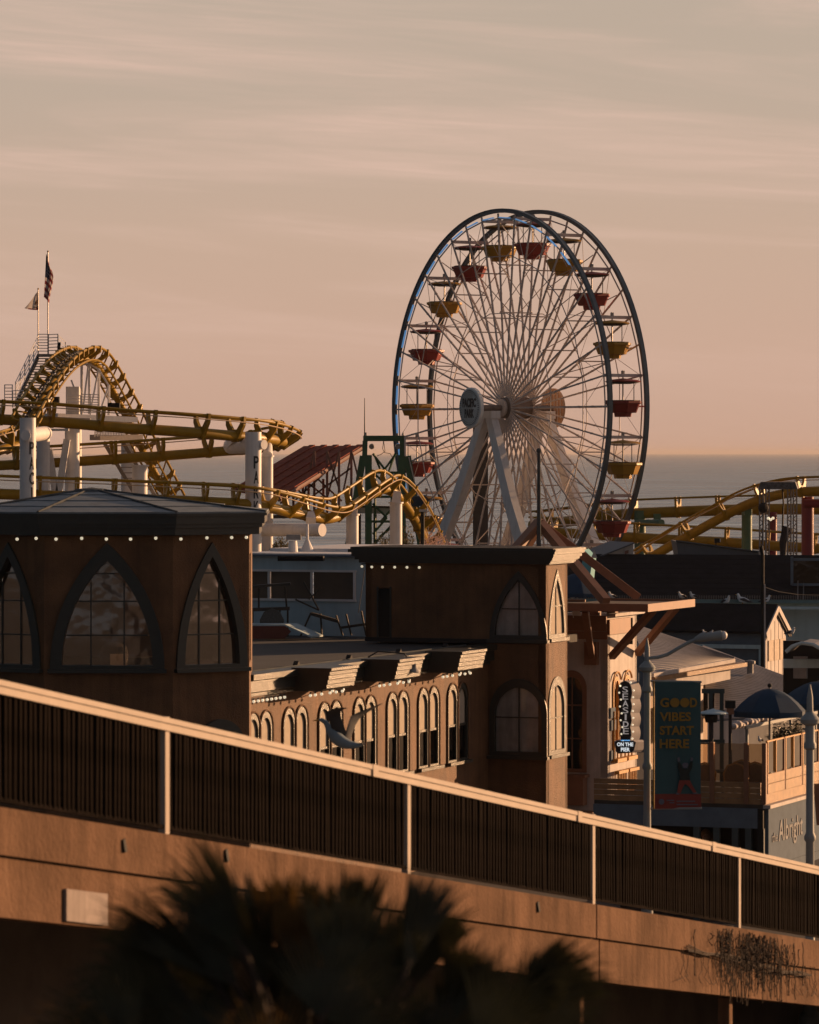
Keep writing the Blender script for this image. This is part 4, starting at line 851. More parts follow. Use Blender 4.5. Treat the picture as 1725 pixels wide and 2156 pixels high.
def bear(t):
    W = bpy.data.materials['flag_white']; nx, ny = 12, 14; vs = []; ft = lambda u, v: P(79, 612, 222)+V((-.64*u*(.1+v)**.8+.06*math.sin(v*3), .1*math.sin(u*7+v*2), -v*1.0-.28*u*(1-.9*v)+.12*u*u))
    for i in range(nx+1):
        for j in range(ny+1): vs.append(ft(i/nx, j/ny))
    fl = MB(); fl.v = vs; wm = mat('state_flag_white', (.62, .56, .53), .85, trans=.3)
    for i in range(nx):
        for j in range(ny): fl.f.append((i*(ny+1)+j, i*(ny+1)+j+1, (i+1)*(ny+1)+j+1, (i+1)*(ny+1)+j)); fl.m.append(1 if (j >= ny-1 and i < 9) or (j >= ny-2 and i < 2) else 0)
    fl.build('cloth', [wm, bpy.data.materials['flag_red']], t, True, ang=180)
    bm_ = mat('flag_brown', (.10, .045, .025), .9); sh = [(.10, .50), (.22, .44), (.34, .46), (.42, .54), (.44, .62), (.40, .74), (.35, .74), (.33, .66), (.24, .66), (.22, .76), (.15, .76), (.13, .66), (.05, .60)]
    MB().prism([ft(u*.85, v)+V((0, -.03, 0)) for u, v in sh], V((0, .01, 0))).build('emblem', bm_, t)
    MB().prism([ft(u, v)+V((0, -.03, 0)) for u, v in ((.04, .82), (.42, .82), (.42, .87), (.04, .87))], V((0, .01, 0))).build('emblem', bm_, t)
flag(80.5, 608, 745, 222, 'white state flag with brown bear and red edge on the shorter pole', 'flag', bear)
# ================================================================ SWINGING RIDE with green A-frame, red roof, mast
gt = thing('swing_ride_frame', 'dark green steel A-frame of a swinging ride beside the wheel', 'ride frame', P(808, 1320, 250))
g = lambda x, y, Y=250: P(x, y, Y)
def gb(a, b, w_=.5, d_=.5, n='frame_beam', m='green'): MB().beam(g(*a), g(*b), d_, w_, up=V((1, .01, 0))).build(n, MT[m], gt)
MB().beam(g(765, 923), g(852, 923), .5, .33).build('top_beam', MT['green'], gt)
for x in (769, 847): gb((x, 928), (x+(0 if x > 800 else -1), 962), .3, .5)
gb((765, 960), (730, 1170), .4, .5, 'slanted_leg'); gb((858, 960), (890, 1170), .42, .5, 'slanted_leg')
gb((776, 958), (776, 1170), .4, .5, 'inner_leg'); gb((846, 958), (848, 1170), .42, .5, 'inner_leg')
gb((861, 962), (880, 1045), .06, .6, 'leg_edge', 'cream'); gb((853, 917), (853, 960), .1, .6, 'leg_edge', 'cream')
for a, b in (((785, 955), (815, 994)), ((787, 955), (803, 994)), ((834, 955), (806, 994)), ((832, 955), (818, 994)), ((790, 994), (790, 1155)), ((826, 994), (822, 1155)), ((785, 994), (840, 1045)), ((838, 994), (785, 1045)), ((785, 1060), (815, 1090)), ((815, 1090), (785, 1125)), ((835, 1060), (800, 1100)), ((800, 1130), (840, 1098)), ((780, 1155), (830, 1100))):
    MB().tube([g(*a, 251), g(*b, 251)], .07, 5).build('lattice', MT['green'], gt)
for y in (995, 1046, 1098): MB().beam(g(776, y, 251), g(842, y, 251), .18, .14).build('tie_beam', MT['green'], gt)
for x in (783, 838): MB().lathe(g(x, 940, 250), [(.14, -.3), (.17, 0), (.14, .3)], 12, V((0, 1, 0))).build('bearing', MT['truss'], gt)
MB().tube([g(808, 928), g(806, 945), g(810, 953), g(822, 955), g(828, 966)], .02, 4).build('loose_cable', MT['wire'], gt)
MB().tube([g(808, 928), g(811, 950), g(802, 957), g(794, 960)], .02, 4).build('loose_cable', MT['wire'], gt)
for x in (771, 849): MB().lathe(g(x, 917), [(.06, 0), (.05, .16), (.01, .2)], 8).build('top_lamp', MT['cream'], gt)
bt = thing('swing_boat', 'pinkish deck of a ride seen between the green legs', 'ride', g(795, 1085, 252)); MB().beam(g(752, 1074, 252), g(832, 1076, 252), 1.2, .36).build('side', MT['cream'], bt); MB().beam(g(750, 1066, 252), g(834, 1068, 252), 1.3, .12).build('rim', MT['gond_dark'], bt)
for x in (757, 790, 826): MB().beam(g(x, 1082, 252), g(x, 1180, 252), .2, .2, up=V((0, 1, 0))).build('prop', MT['gond_dark'], bt)
am = tag(MB().tube([P(768, 918, 250), P(768, 838, 250)], [.04, .02], 6).build('antenna', MT['wire'], None, loc=P(768, 918, 250)), 'thin dark antenna rising above the green frame', 'antenna')
rr2 = thing('sloping_canopy', 'rust red ribbed canopy sloping up to the right on thin posts', 'canopy', P(640, 1300, 252))
ca, cb2, cc_, cd = P(640, 943, 262), P(765, 942, 258), P(588, 1052, 246), P(488, 1034, 250)
for k in range(10):
    f0, f1 = k/10, (k+1)/10-.006
    MB().hexa([ca.lerp(cb2, f0), ca.lerp(cb2, f1), cd.lerp(cc_, f1), cd.lerp(cc_, f0)], [p+Zv*(.12+.07*(k % 2)) for p in (ca.lerp(cb2, f0), ca.lerp(cb2, f1), cd.lerp(cc_, f1), cd.lerp(cc_, f0))]).build('roof_panel', MT['rust'], rr2)
MB().tube([ca, cb2], .12, 6).build('edge_beam', MT['rust_steel'], rr2); MB().tube([cb2, cc_], .14, 6).build('edge_beam', MT['rust_steel'], rr2)
for i, (x, y0) in enumerate(((598, 1010), (618, 1003), (638, 1000), (662, 950), (689, 950), (714, 950), (740, 950), (650, 1010), (681, 1010))):
    MB().beam(P(x, 1090, 252), P(x, y0, 254), .15, .15, up=V((0, 1, 0))).build('post', MT['rust_steel'], rr2)
for a, b in (((662, 948), (640, 1045)), ((688, 950), (718, 1040)), ((714, 952), (690, 1045)), ((740, 952), (722, 1040)), ((742, 955), (760, 1030)), ((600, 1055), (650, 1000)), ((620, 1055), (690, 990)), ((640, 1058), (740, 985)), ((590, 1060), (640, 1020)), ((660, 1000), (720, 1055)), ((640, 1010), (700, 1058)), ((610, 1012), (650, 1055))):
    MB().beam(P(*a, 253), P(*b, 253), .11, .11).build('brace', MT['rust_steel'], rr2)
MB().beam(P(575, 1088, 250), P(690, 1085, 250), .5, .2).build('lower_beam', MT['gond_dark'], rr2)
bx = thing('coaster_car', 'small dark coaster car on the descending yellow track', 'ride car', P(872, 1052, 232)); MB().hexa([P(860, 1066, 232)+V((0, y, 0)) for y in (0, 1)]+[P(900, 1066, 232)+V((0, y, 0)) for y in (1, 0)], [P(858, 1046, 232)+V((0, y, 0)) for y in (0, 1)]+[P(890, 1044, 232)+V((0, y, 0)) for y in (1, 0)]).build('body', MT['navy'], bx)
MB().tube([P(892, 1044, 232), P(898, 1052, 232), P(901, 1066, 232)], .12, 6).build('hood', MT['black'], bx); MB().beam(P(893, 1066, 232), P(888, 1100, 232), .25, .25).build('bracket', MT['black'], bx)
lp2 = thing('lamp_pole', 'dark thin lamp pole in front of the small hill', 'lamp post', P(890, 1160, 215)); MB().tube([P(890, 1165, 215), P(890, 1072, 215)], .1, 8).build('pole', MT['black'], lp2); MB().beam(P(883, 1075, 215), P(898, 1075, 215), .2, .12).build('cross_arm', MT['steel'], lp2)
def shrub(px, py, Y, rx, rz, label, seed, m='plant', n=420, sz=.13):
    t = thing('shrub', label, 'shrub', P(px, py, Y)); rr = random.Random(seed); mb = MB(); c = P(px, py, Y)
    for k in range(n):
        a = rr.uniform(0, 6.28); e = rr.uniform(-.2, 1); r = rr.random()**.4; p = c+V((rx*r*math.cos(a)*math.sqrt(max(0, 1-e*e)), rx*r*math.sin(a), rz*r*abs(e)*rr.uniform(.6, 1.15)))
        u = V((rr.gauss(0, 1), rr.gauss(0, 1), rr.gauss(.6, 1))).normalized(); b = u.orthogonal().normalized(); mb.add([p-b*sz*.25, p+u*sz, p+b*sz*.25, p-u*sz*.3], [(0, 1, 2, 3)])
    tag(mb.build('foliage', MT[m], t), kind='stuff')
    MB().tube([c-Zv*.8, c+Zv*rz*.6], .06, 6).build('stem', MT['twig'], t)
shrub(592, 1160, 216, .55, .75, 'spiky shrub behind the left end of the pale blue roof', 3)
shrub(812, 1160, 231, .8, 1.1, 'dark shrub between the two short white columns', 4)
shrub(856, 1160, 229, .5, 1.6, 'tall dark shrub right of the short white column', 5)
MT['pink'] = mat('pink_blossom', (.55, .36, .31), .9, var=.3, trans=.3)
shrub(915, 1157, 222, .85, 1.0, 'pale pink flowering bush at the foot of the descending track', 6, 'pink', 800, .10)
# ================================================================ FAR RIGHT: long dark-roofed arcade
X1 = V((1, 0, 0))
ar = thing('arcade_building', 'long low building with a wide black shingle roof and pale wall', 'building', P(1480, 1300, 186))
x0, x1 = 1150, 1900
a, b = P(x0, 1258, 196), P(x1, 1262, 196); c, d = P(x0, 1166, 200), P(x1, 1170, 200); nC = 9
for k in range(nC):
    f0, f1 = k/nC, min(1, (k+1)/nC+.01)
    l = [a.lerp(c, f0), b.lerp(d, f0), b.lerp(d, f1), a.lerp(c, f1)]
    MB().hexa([p-Zv*.05 for p in l], [l[0]+Zv*.016, l[1]+Zv*.016, l[2]+Zv*.004, l[3]+Zv*.004]).build('roof_course', MT['shingle'], ar)
MB().add([c, d, d+V((0, 9, -1.8)), c+V((0, 9, -1.8))], [(0, 1, 2, 3)]).build('roof_course', MT['shingle'], ar)
wall(ar, 'wall', V((a.x, 196.4, 0)), X1, V((0, -1, 0)), [(0, 0), (b.x-a.x, 0), (b.x-a.x, a.z-.1), (0, a.z-.1)], [], .3, MT['white_blue'])
MB().beam(a+V((0, -.15, -.12)), b+V((0, -.15, -.12)), .2, .16).build('gutter', mat('teal_gutter', (.12, .2, .21), .6), ar)
MB().beam(a+V((0, -.55, -.40)), b+V((0, -.55, -.40)), .8, .1).build('ledge', MT['white_blue'], ar)
spk = MB()
for k in range(150): p = P(1200+k*3.6, 1263, 195.7); spk.beam(p, p+Zv*.2, .02, .02, up=X1)
tag(spk.build('bird_spikes', MT['truss'], ar), kind='stuff')
for px, y0, y1 in ((1680, 1178, 1262), (1692, 1190, 1262)): MB().tube([P(px, y1, 195.5), P(px+1, y0, 199)], .03, 5).build('roof_pipe', MT['truss'], ar)
wf_ = MB()
for (xa, ya, xb, yb) in ((1668, 1172, 1668, 1232), (1668, 1178, 1740, 1178), (1668, 1231, 1740, 1231)): wf_.beam(P(xa, ya, 197), P(xb, yb, 197), .12, .12, up=V((0, 1, 0)) if xa == xb else Zv)
wn2 = wf_.build('dormer_window', MT['bluegrey'], ar); MB().hexa([P(x, 1231, y) for x, y in ((1669, 197.1), (1740, 197.1), (1740, 197.3), (1669, 197.3))], [P(x, 1179, y) for x, y in ((1669, 197.1), (1740, 197.1), (1740, 197.3), (1669, 197.3))]).build('pane', MT['glass_dark'], wn2)
wd = thing('roof_monitor', 'blue grey wedge shaped box on top of the black roof', 'roof box', P(1500, 1168, 204)); MB().prism([P(1424, 1140, 204), P(1598, 1163, 204), P(1598, 1174, 204), P(1430, 1174, 204)], (0, 4, 0)).build('body', MT['slate'], wd); MB().tube([P(1424, 1139, 203.9), P(1598, 1162, 203.9)], .05, 5).build('edge_trim', MT['roof_cap'], wd)
sp_ = thing('spotlight', 'small square floodlight standing on the blue grey roof box', 'lamp', P(1510, 1152, 205)); MB().beam(P(1505, 1138, 205), P(1516, 1138, 205), .25, .22).build('head', MT['black'], sp_); MB().beam(P(1508, 1152, 205), P(1508, 1142, 205), .05, .05, up=X1).build('stand', MT['black'], sp_); MB().beam(P(1516.6, 1141, 205), P(1516.6, 1135, 205), .3, .03, up=X1).build('lens', MT['white'], sp_)
# truss tower of a bungee frame
tt = thing('truss_tower', 'four legged lattice metal tower with a printed cloth top', 'tower', P(1640, 1290, 262))
for px, Y in ((1603, 262), (1616, 266), (1662, 262), (1674, 266)):
    lt = MB()
    for dx in (0, 7):
        lt.tube([P(px+dx-3, 1300, Y), P(px+dx-3, 1022, Y)], .05, 5)
    for k in range(32): y = 1296-k*8.5; lt.tube([P(px-3+(k % 2)*7, y, Y), P(px+4-(k % 2)*7, y-8.5, Y)], .028, 4)
    lt.build('truss_leg', MT['truss'], tt)
MB().hexa([P(1597, 1030, 261), P(1680, 1030, 261), P(1682, 1028, 267), P(1599, 1028, 267)], [P(1602, 1015, 261), P(1675, 1015, 261), P(1677, 1014, 267), P(1604, 1014, 267)]).build('banner_top', mat('grey_banner', (.10, .10, .105), .7, var=.7, scale=5), tt)
for px in (1607, 1648): MB().tube([P(px, 1030, 263), P(px+2, 1060, 263), P(px-2, 1160, 263)], .06, 5).build('rope', MT['black'], tt)
MB().ball(P(1608, 1069, 261), .33, 10, 7).build('weight', MT['black'], tt)
MB().tube([P(1660, 1110, 263), P(1650, 1140, 263), P(1648, 1210, 263)], [.35, .25, .1], 8).build('hanging_net', MT['cloth_dark'], tt)
for k in range(3): MB().ball(P(1618+k*5, 1091+(k % 2)*3, 260), .09).build('lamp', MT['bulb'], tt)
# ================================================================ little gabled hut with board gable
hu = thing('gabled_hut', 'small black roofed hut with a sunlit cream board gable', 'hut', P(1600, 1420, 176))
G0 = V((xp(1609, 176), 176, 0)); gl_ = tat(G0, D, 1653); G1 = G0+D*gl_; ez = zp(1327, 176); rzg = zp(1279, 177.5); GM_ = G0.lerp(G1, .5)
nb = 11
for k in range(nb):
    f0, f1 = k/nb, (k+1)/nb-.01
    zt = lambda f: ez+(rzg-ez)*(1-abs(2*f-1))
    q0_, q1_ = G0.lerp(G1, f0), G0.lerp(G1, f1)
    if f0 < .5 < f1: MB().prism([q0_, q1_, q1_+Zv*zt(f1), G0.lerp(G1, .5)+Zv*rzg, q0_+Zv*zt(f0)], E*(.05+.012*(k % 2))).build('board', MT['cream'], hu)
    else: MB().prism([q0_, q1_, q1_+Zv*zt(f1), q0_+Zv*zt(f0)], E*(.05+.012*(k % 2))).build('board', MT['cream'], hu)
MB().prism([G0+Zv*.0, G1, G1+Zv*ez, GM_+Zv*rzg, G0+Zv*ez], -E*8).build('wall', MT['bluegrey'], hu)
for s, Q in ((-1, G0), (1, G1)):
    lo_, hi_ = Q+D*(.25*s)+Zv*(ez-.25*(rzg-ez)/(gl_/2)), GM_+Zv*(rzg+.04)
    MB().prism([lo_+E*.14, hi_+E*.14, hi_-E*9, lo_-E*9], Zv*.10).build('roof_slope', MT['shingle'], hu)
    MB().beam(lo_+E*.17-Zv*.06, hi_+E*.17-Zv*.06, .06, .22).build('barge_board', MT['cream'], hu)
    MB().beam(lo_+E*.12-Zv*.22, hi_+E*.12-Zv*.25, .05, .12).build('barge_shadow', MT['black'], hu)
for k in range(3):
    o = G0+D*(gl_*(.12+.27*k))+E*.075; zb = zp(1392, 176.5)
    MB().prism([o+Zv*zb, o+D*gl_*.23+Zv*zb, o+D*gl_*.23+Zv*(zb+.85), o+Zv*(zb+.85)], E*.03).build('shutter', mat('board_panel', (.45, .36, .28), .7, var=.3, scale=6) if k == 0 else bpy.data.materials['board_panel'], hu)
MB().beam(G0-E*9-D*.2+Zv*(zp(1362, 176)), G0-D*.2+Zv*zp(1362, 176), .14, .16).build('gutter', MT['white_blue'], hu); MB().tube([G0-D*.15-E*.1+Zv*zp(1362, 176), G0-D*.15-E*.1+Zv*2.2], .08, 8).build('downpipe', MT['white_blue'], hu)
fpole = thing('pole', 'slim dark pole with one painted sunlit edge beside the board gable', 'pole', P(1606, 1420, 173)); MB().tube([P(1606, 1430, 173), P(1606, 1170, 173), P(1603, 1150, 173)], .075, 8).build('shaft', MT['black'], fpole); MB().beam(P(1610.5, 1420, 173), P(1610.5, 1230, 173), .07, .08, up=V((0, 1, 0))).build('sunlit_edge_strip', MT['cream'], fpole)  # cream strip painted on as the sunlit edge of the pole
vr = thing('vaulted_kiosk', 'kiosk with a curved pinkish roof at the right edge', 'kiosk', P(1700, 1430, 149)); av = [(1655, 1372), (1668, 1360), (1688, 1353), (1712, 1356), (1738, 1370), (1770, 1395)]
MB().prism([P(x, y, 148) for x, y in av]+[P(x, y+4, 148) for x, y in reversed(av)], (.6, 3, .0)).build('roof', MT['corrug'], vr); MB().tube([P(x, y+1, 147.8) for x, y in av], .07, 6).build('roof_edge', MT['white_blue'], vr)
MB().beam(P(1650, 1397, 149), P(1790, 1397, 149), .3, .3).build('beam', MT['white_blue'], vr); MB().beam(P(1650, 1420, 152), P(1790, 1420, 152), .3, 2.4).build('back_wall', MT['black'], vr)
ac = thing('air_conditioner', 'grey air conditioning unit with a round fan standing on the roof', 'air conditioner', P(1684, 1430, 152)); MB().box(P(1684, 1428, 152), .62, .45, .78, E).build('case', MT['metal'], ac)
MB().lathe(P(1692.5, 1406, 152)+E*.02, [(.0, .0), (.22, 0), (.25, .03), (.22, .05), (0.02, .05)], 16, E).build('fan_grille', MT['truss'], ac)
for dx in (-.2, .2): MB().beam(P(1684, 1428, 152)+E*dx-Zv*.5, P(1684, 1428, 152)+E*dx, .06, .06, up=D).build('foot', MT['metal'], ac)
# blue stall and umbrella glimpsed between tower and black roof
bs = thing('blue_stall', 'pale turquoise stall roof peeping out beside the far tower eave', 'stall', P(1245, 1230, 168)); MB().hexa([P(1222, 1212, 168), P(1240, 1235, 168), P(1250, 1232, 171), P(1232, 1210, 171)], [P(1230, 1158, 168), P(1248, 1175, 168), P(1256, 1172, 171), P(1240, 1155, 171)]).build('roof', mat('turquoise', (.10, .33, .38), .6), bs); MB().prism([P(1245, 1175, 167.8), P(1252, 1158, 167.8), P(1258, 1175, 167.8)], (0, .1, 0)).build('gable', MT['cream'], bs)
sh_ = thing('cream_shed', 'cream clad shed roof catching the sun at the foot of the wheel', 'shed', P(1300, 1180, 200)); MB().prism([P(1266, 1172, 200), P(1334, 1145, 200), P(1334, 1168, 200), P(1270, 1180, 200)], (-1, 3, 0)).build('wall', MT['cream'], sh_); MB().prism([P(1316, 1160, 199.9), P(1324, 1158, 199.9), P(1324, 1165, 199.9), P(1316, 1167, 199.9)], (0, .05, 0)).build('vent', MT['rust_steel'], sh_); MB().prism([P(1262, 1171, 199.8), P(1336, 1142, 199.8), P(1336, 1145, 199.8), P(1262, 1174, 199.8)], (-1, 3, 0)).build('roof', MT['slate'], sh_)
def parasol(c, r, h, label, n=8, group=None):
    t = thing('parasol', label, 'umbrella', c-Zv*2.2, group); mb = MB(); vs = [c+Zv*h]; fs = []; m = 5
    for j in range(1, m+1):
        f = j/m
        for k in range(n*2): a = math.pi*k/n+.2; rr_ = r*f*(1 if k % 2 == 0 else .955-.01*f); vs.append(c+V((rr_*math.cos(a), rr_*math.sin(a), h*(1-f**1.9)+(0 if k % 2 == 0 else -.02*f))))
    N2 = n*2
    for k in range(N2): fs.append((0, 1+k, 1+(k+1) % N2))
    for j in range(m-1):
        for k in range(N2): fs.append((1+j*N2+k, 1+(j+1)*N2+k, 1+(j+1)*N2+(k+1) % N2, 1+j*N2+(k+1) % N2))
    b = 1+(m-1)*N2; vl = len(vs); vs += [vs[b+k]-Zv*(.16 if k % 2 == 0 else .13) for k in range(N2)]
    for k in range(N2): fs.append((b+k, vl+k, vl+(k+1) % N2, b+(k+1) % N2))
    mb.add(vs, fs).build('canopy', MT['navy'], t, True, ang=25)
    MB().tube([c-Zv*2.2, c+Zv*(h+.12)], .03, 8).build('pole', MT['metal'], t); MB().ball(c+Zv*(h+.08), .06).build('finial', MT['black'], t)
    rb = MB()
    for k in range(n): a = 2*math.pi*k/n+.2; rb.tube([c+Zv*(h-.25), c+V((r*.97*math.cos(a), r*.97*math.sin(a), -.01))], .012, 4)
    rb.build('ribs', MT['metal'], t); return t
parasol(P(1215, 1248, 165), 1.1, .75, 'navy parasol between the far tower and the burnt orange canopy')
# ================================================================ WHITE RESTAURANT with burnt-orange canopy and hanging neon sign
sb = thing('seaside_restaurant', 'white walled restaurant with burnt orange cornice, brackets and arched windows', 'building', P(1280, 1730, 140))
S0 = V((xp(1280, 140), 140, 0)); sl_ = 6.0; sr = tat(S0, D, 1341); top = zp(1297, 140.5); SL = S0-E*sl_
hs = [[(tat(S0, D, 1296)+a_, z+2.35) for a_, z in outl('r', .62, 2.35)], [(tat(S0, D, 1319)+a_, z+2.35) for a_, z in outl('r', .62, 2.35)]]
wall(sb, 'wall', S0, D, E, [(0, 0), (sr, 0), (sr, top), (0, top)], hs, .25, MT['cream'])
wall(sb, 'wall', SL, E, -D, [(0, 0), (sl_, 0), (sl_, top-.2), (0, top-.2)], [[(tat(SL, E, 1204)+a_, z+1.6) for a_, z in outl('r', 1.0, 3.3)]], .25, MT['cream'])
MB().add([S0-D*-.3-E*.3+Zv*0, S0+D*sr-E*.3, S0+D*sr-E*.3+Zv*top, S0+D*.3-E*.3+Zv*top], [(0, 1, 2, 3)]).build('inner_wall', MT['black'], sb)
for px in (1296, 1319):
    b_ = tat(S0, D, px); o = S0+D*b_
    w_ = window(sb, o+Zv*2.33, D, E, 'r', .66, 2.4, .075, MT['gold'], vb=[0], hb=[1.2], depth=.1, gm=MT['glass_dark'], proud=.05, bar=.05)
    MB().tube([o+D*a_*1.15+Zv*(z*1.03+2.35)+E*.07 for a_, z in outl('r', .72, 2.45)[4:-4]], .035, 6).build('arch_trim', MT['gold'], w_)
    MB().tube([o+D*a_*.6+Zv*(z*.96+2.4)+E*.05 for a_, z in outl('r', .72, 2.3)[3:-3]], .022, 6).build('arch_trim', MT['gold'], w_)
    for dx in (-.36, 0, .36): MB().tube([o+D*dx+E*.08+Zv*2.0, o+D*dx+E*.08+Zv*3.6], .03, 8).build('colonnette', MT['gold'], w_)
    MB().beam(o-D*.48+E*.12+Zv*1.98, o+D*.48+E*.12+Zv*1.98, .26, .12).build('sill', MT['gold'], w_)
    for k in range(5): MB().tube([o+D*(-.36+.18*k)+E*.22+Zv*.75, o+D*(-.36+.18*k)+E*.22+Zv*1.55], .035, 8).build('baluster', MT['gold'], w_)
    MB().beam(o-D*.5+E*.22+Zv*1.6, o+D*.5+E*.22+Zv*1.6, .16, .1).build('balcony_rail', MT['gold'], w_); MB().beam(o-D*.5+E*.2+Zv*.68, o+D*.5+E*.2+Zv*.68, .3, .14).build('balcony_floor', MT['terra'], w_)
aw = window(sb, SL+E*tat(SL, E, 1204)+Zv*1.6, E, -D, 'r', 1.05, 3.35, .14, MT['terra'], vb=[0], hb=[1.1, 2.2], depth=.1, gm=MT['glass_dark'], proud=.06)
bk = tat(SL, E, 1210)
MB().box(SL+E*bk-D*.25+Zv*.55, .9, .45, .9, E).build('planter', MT['terra'], sb); MB().box(SL+E*bk-D*.25+Zv*1.45, 1.05, .52, .1, E).build('planter_rim', MT['terra'], sb)
MB().box(SL+E*(bk+.1)-D*.35+Zv*.2, 1.5, .6, .16, E).build('ledge', MT['terra'], sb); MB().box(SL+E*(bk+.1)-D*.3+Zv*.05, 1.2, .45, .15, E).build('ledge', MT['terra'], sb)
for k, (dz, o) in enumerate(((-.72, .05), (-.45, .10), (-.2, .16))): MB().beam(SL-D*(o/2)+Zv*(top+dz+.1), S0+E*.0-D*(o/2)+Zv*(top+dz+.1), o, .26).build('cornice', MT['terra'], sb)
MB().beam(S0+E*.04+Zv*(top-.35)-D*.02, S0+D*sr*.72+E*.04+Zv*(top-.35), .08, .5).build('cornice', MT['terra'], sb)
MB().beam(S0+E*.05+D*.2+Zv*(top+.04), S0+D*(sr+.55)+E*.05+Zv*(top+.04), .3, .1).build('coping', MT['cream'], sb)
MB().beam(S0+D*(sr*.74)+E*.06+Zv*(top-1.0), S0+D*(sr*.74)+E*.06+Zv*(top-.12), .06, .12, up=E).build('slot', MT['black'], sb)
wall(sb, 'wall', S0+D*sr, -E, D, [(0, 0), (6, 0), (6, top), (0, top)], [], .2, MT['cream'])
MB().prism([V((p.x, p.y, top-.5)) for p in (SL-D*0+D*.3, S0+D*.3-E*.3, S0+D*sr-E*.3, SL+D*sr)], (0, 0, .1)).build('roof', MT['roof_dark'], sb)
for x, z in ((.15, 2.75), (.22, 2.35), (.2, 1.35)): MB().beam(S0+D*x+E*.03+Zv*(z+.8), S0+D*(x+.5)+E*.03+Zv*(z+.8), .06, .34).build('quoin', MT['bluegrey'], sb)
cz = 7.22; K0 = V((xp(1362, 135.9), 135.9, cz)); kr = tat(K0, D, 1460); KL = K0-E*5.5; kt = .25
MB().prism([K0-Zv*.02, K0+D*kr-Zv*.02, K0+D*kr-E*3.2-Zv*.02, K0+D*3.4-E*3.2-Zv*.02, KL+D*3.4-Zv*.02, KL-Zv*.02], Zv*-.14).build('canopy_slab', mat('canopy_top', (.10, .07, .055), .8), sb)
MB().beam(K0-E*.0-D*.03-Zv*.06, KL-D*.03-Zv*.06, .07, kt).build('canopy_fascia', MT['terra'], sb)
MB().beam(K0-D*.06+E*.03-Zv*.06, K0+D*kr+E*.03-Zv*.06, .07, kt).build('canopy_fascia', MT['terra'], sb)
MB().beam(KL+D*3.43-Zv*.04, K0+D*3.43-E*3.2-Zv*.04, .07, .2).build('canopy_fascia', MT['terra'], sb); MB().beam(K0+D*kr-Zv*.05, K0+D*kr-E*3.2-Zv*.05, .07, .2).build('canopy_fascia', MT['terra'], sb)
def strut(a, b, w_=.17): return MB().beam(a, b, w_, w_).build('bracket', MT['terra'], sb)
strut(S0+D*.12+E*.1+Zv*zp(1383, 140), P(1376, 1284, 137.1), .2); strut(S0+D*(sr*.93)+E*.1+Zv*zp(1375, 142.9), P(1424, 1279, 139.9), .2)
strut(S0-E*tat(S0, -E, 1250)-D*.12+Zv*zp(1388, 139.7), P(1232, 1285, 137.6), .2); MB().box(S0-E*tat(S0, -E, 1249)-D*.14+Zv*(zp(1388, 139.7)-.2), .42, .3, .75, E).build('bracket_block', MT['terra'], sb)
AP = P(1136, 1100, 142.3)
for px, py, Y in ((1277, 1267, 138.2), (1345, 1259, 142.2), (1000, 1256, 138.6), (1010, 1330, 144)): strut(AP, P(px, py, Y), .27)
for px in (1254, 1290): MB().beam(P(px, 1330, 141), P(px, 1285, 141), .3, .3, up=D).build('canopy_post', MT['terra'], sb)
fp = thing('flagpole', 'bare dark flagpole with a ball top before the wheel', 'pole', P(1135, 1290, 141)); MB().tube([P(1135, 1290, 141), P(1135, 952, 141)], [.085, .055], 8).build('shaft', MT['lamp_grey'] if False else MT['roof_cap'], fp); MB().ball(P(1135, 949, 141), .09).build('ball', MT['roof_cap'], fp)
# neon sign: tall scalloped blade with a small trapezoid beneath
ns = thing('neon_sign', 'black scalloped blade sign reading SEASIDE ON THE PIER beside the white wall', 'sign', P(1322, 1590, 134))
sn = V((-.12, -.99, 0)).normalized(); su = V((.99, -.12, 0)).normalized(); Yc = 134
def sp2(px, py): return P(px, py, Yc)
def scal(x0, x1, xb0, xb1, y0, y1):
    p = []; n = 4
    for k in range(n):
        for j in range(6): f = (k+j/6)/n; p.append((x0+(xb0-x0)*f-3.0*math.sin(math.pi*j/6), y0+(y1-y0)*f))
    p.append((xb0, y1)); p.append((xb1, y1))
    for k in range(n-1, -1, -1):
        for j in range(6, 0, -1): f = (k+j/6)/n; p.append((x1+(xb1-x1)*f+3.0*math.sin(math.pi*j/6), y0+(y1-y0)*f))
    p += [(x1, y0), (x1-4, y0-7), ((x0+x1)/2, y0-11), (x0+4, y0-7), (x0, y0)]
    return p
bd = scal(1303, 1329, 1309, 1327, 1444, 1560)
MB().prism([sp2(x, y) for x, y in bd], V((.30, .30, 0))).build('sign_case', MT['cream'], ns)
MB().prism([sp2(1316+(x-1316)*.93, 1500+(y-1500)*.985)+sn*.02 for x, y in bd], -sn*.03).build('sign_face', MT['sign_black'], ns)
tp = [(1294, 1562), (1299, 1558), (1335, 1559), (1340, 1563), (1336, 1580), (1331, 1585), (1302, 1587), (1297, 1582)]
MB().prism([sp2(x, y)-D*.02 for x, y in tp], V((.30, .30, 0))).build('sign_case', MT['cream'], ns); MB().prism([sp2(1317+(x-1317)*.94, 1572+(y-1572)*.9)+sn*.05 for x, y in tp], -sn*.05).build('sign_face', MT['sign_black'], ns)
pxm = Yc/F
for k, ch in enumerate('SEASIDE'):
    y = 1456+k*14.6; w_ = (4 if ch == 'I' else 12)*pxm
    vs_, fs_ = TXT[ch]
    letters('lettering', ch, sp2(1317-(2 if ch == 'I' else 6)+k*.25, y)+sn*.03-Zv*2*pxm, su, Zv, w_, 12.5*pxm, ns, MT['neon_white'], sn, .02)
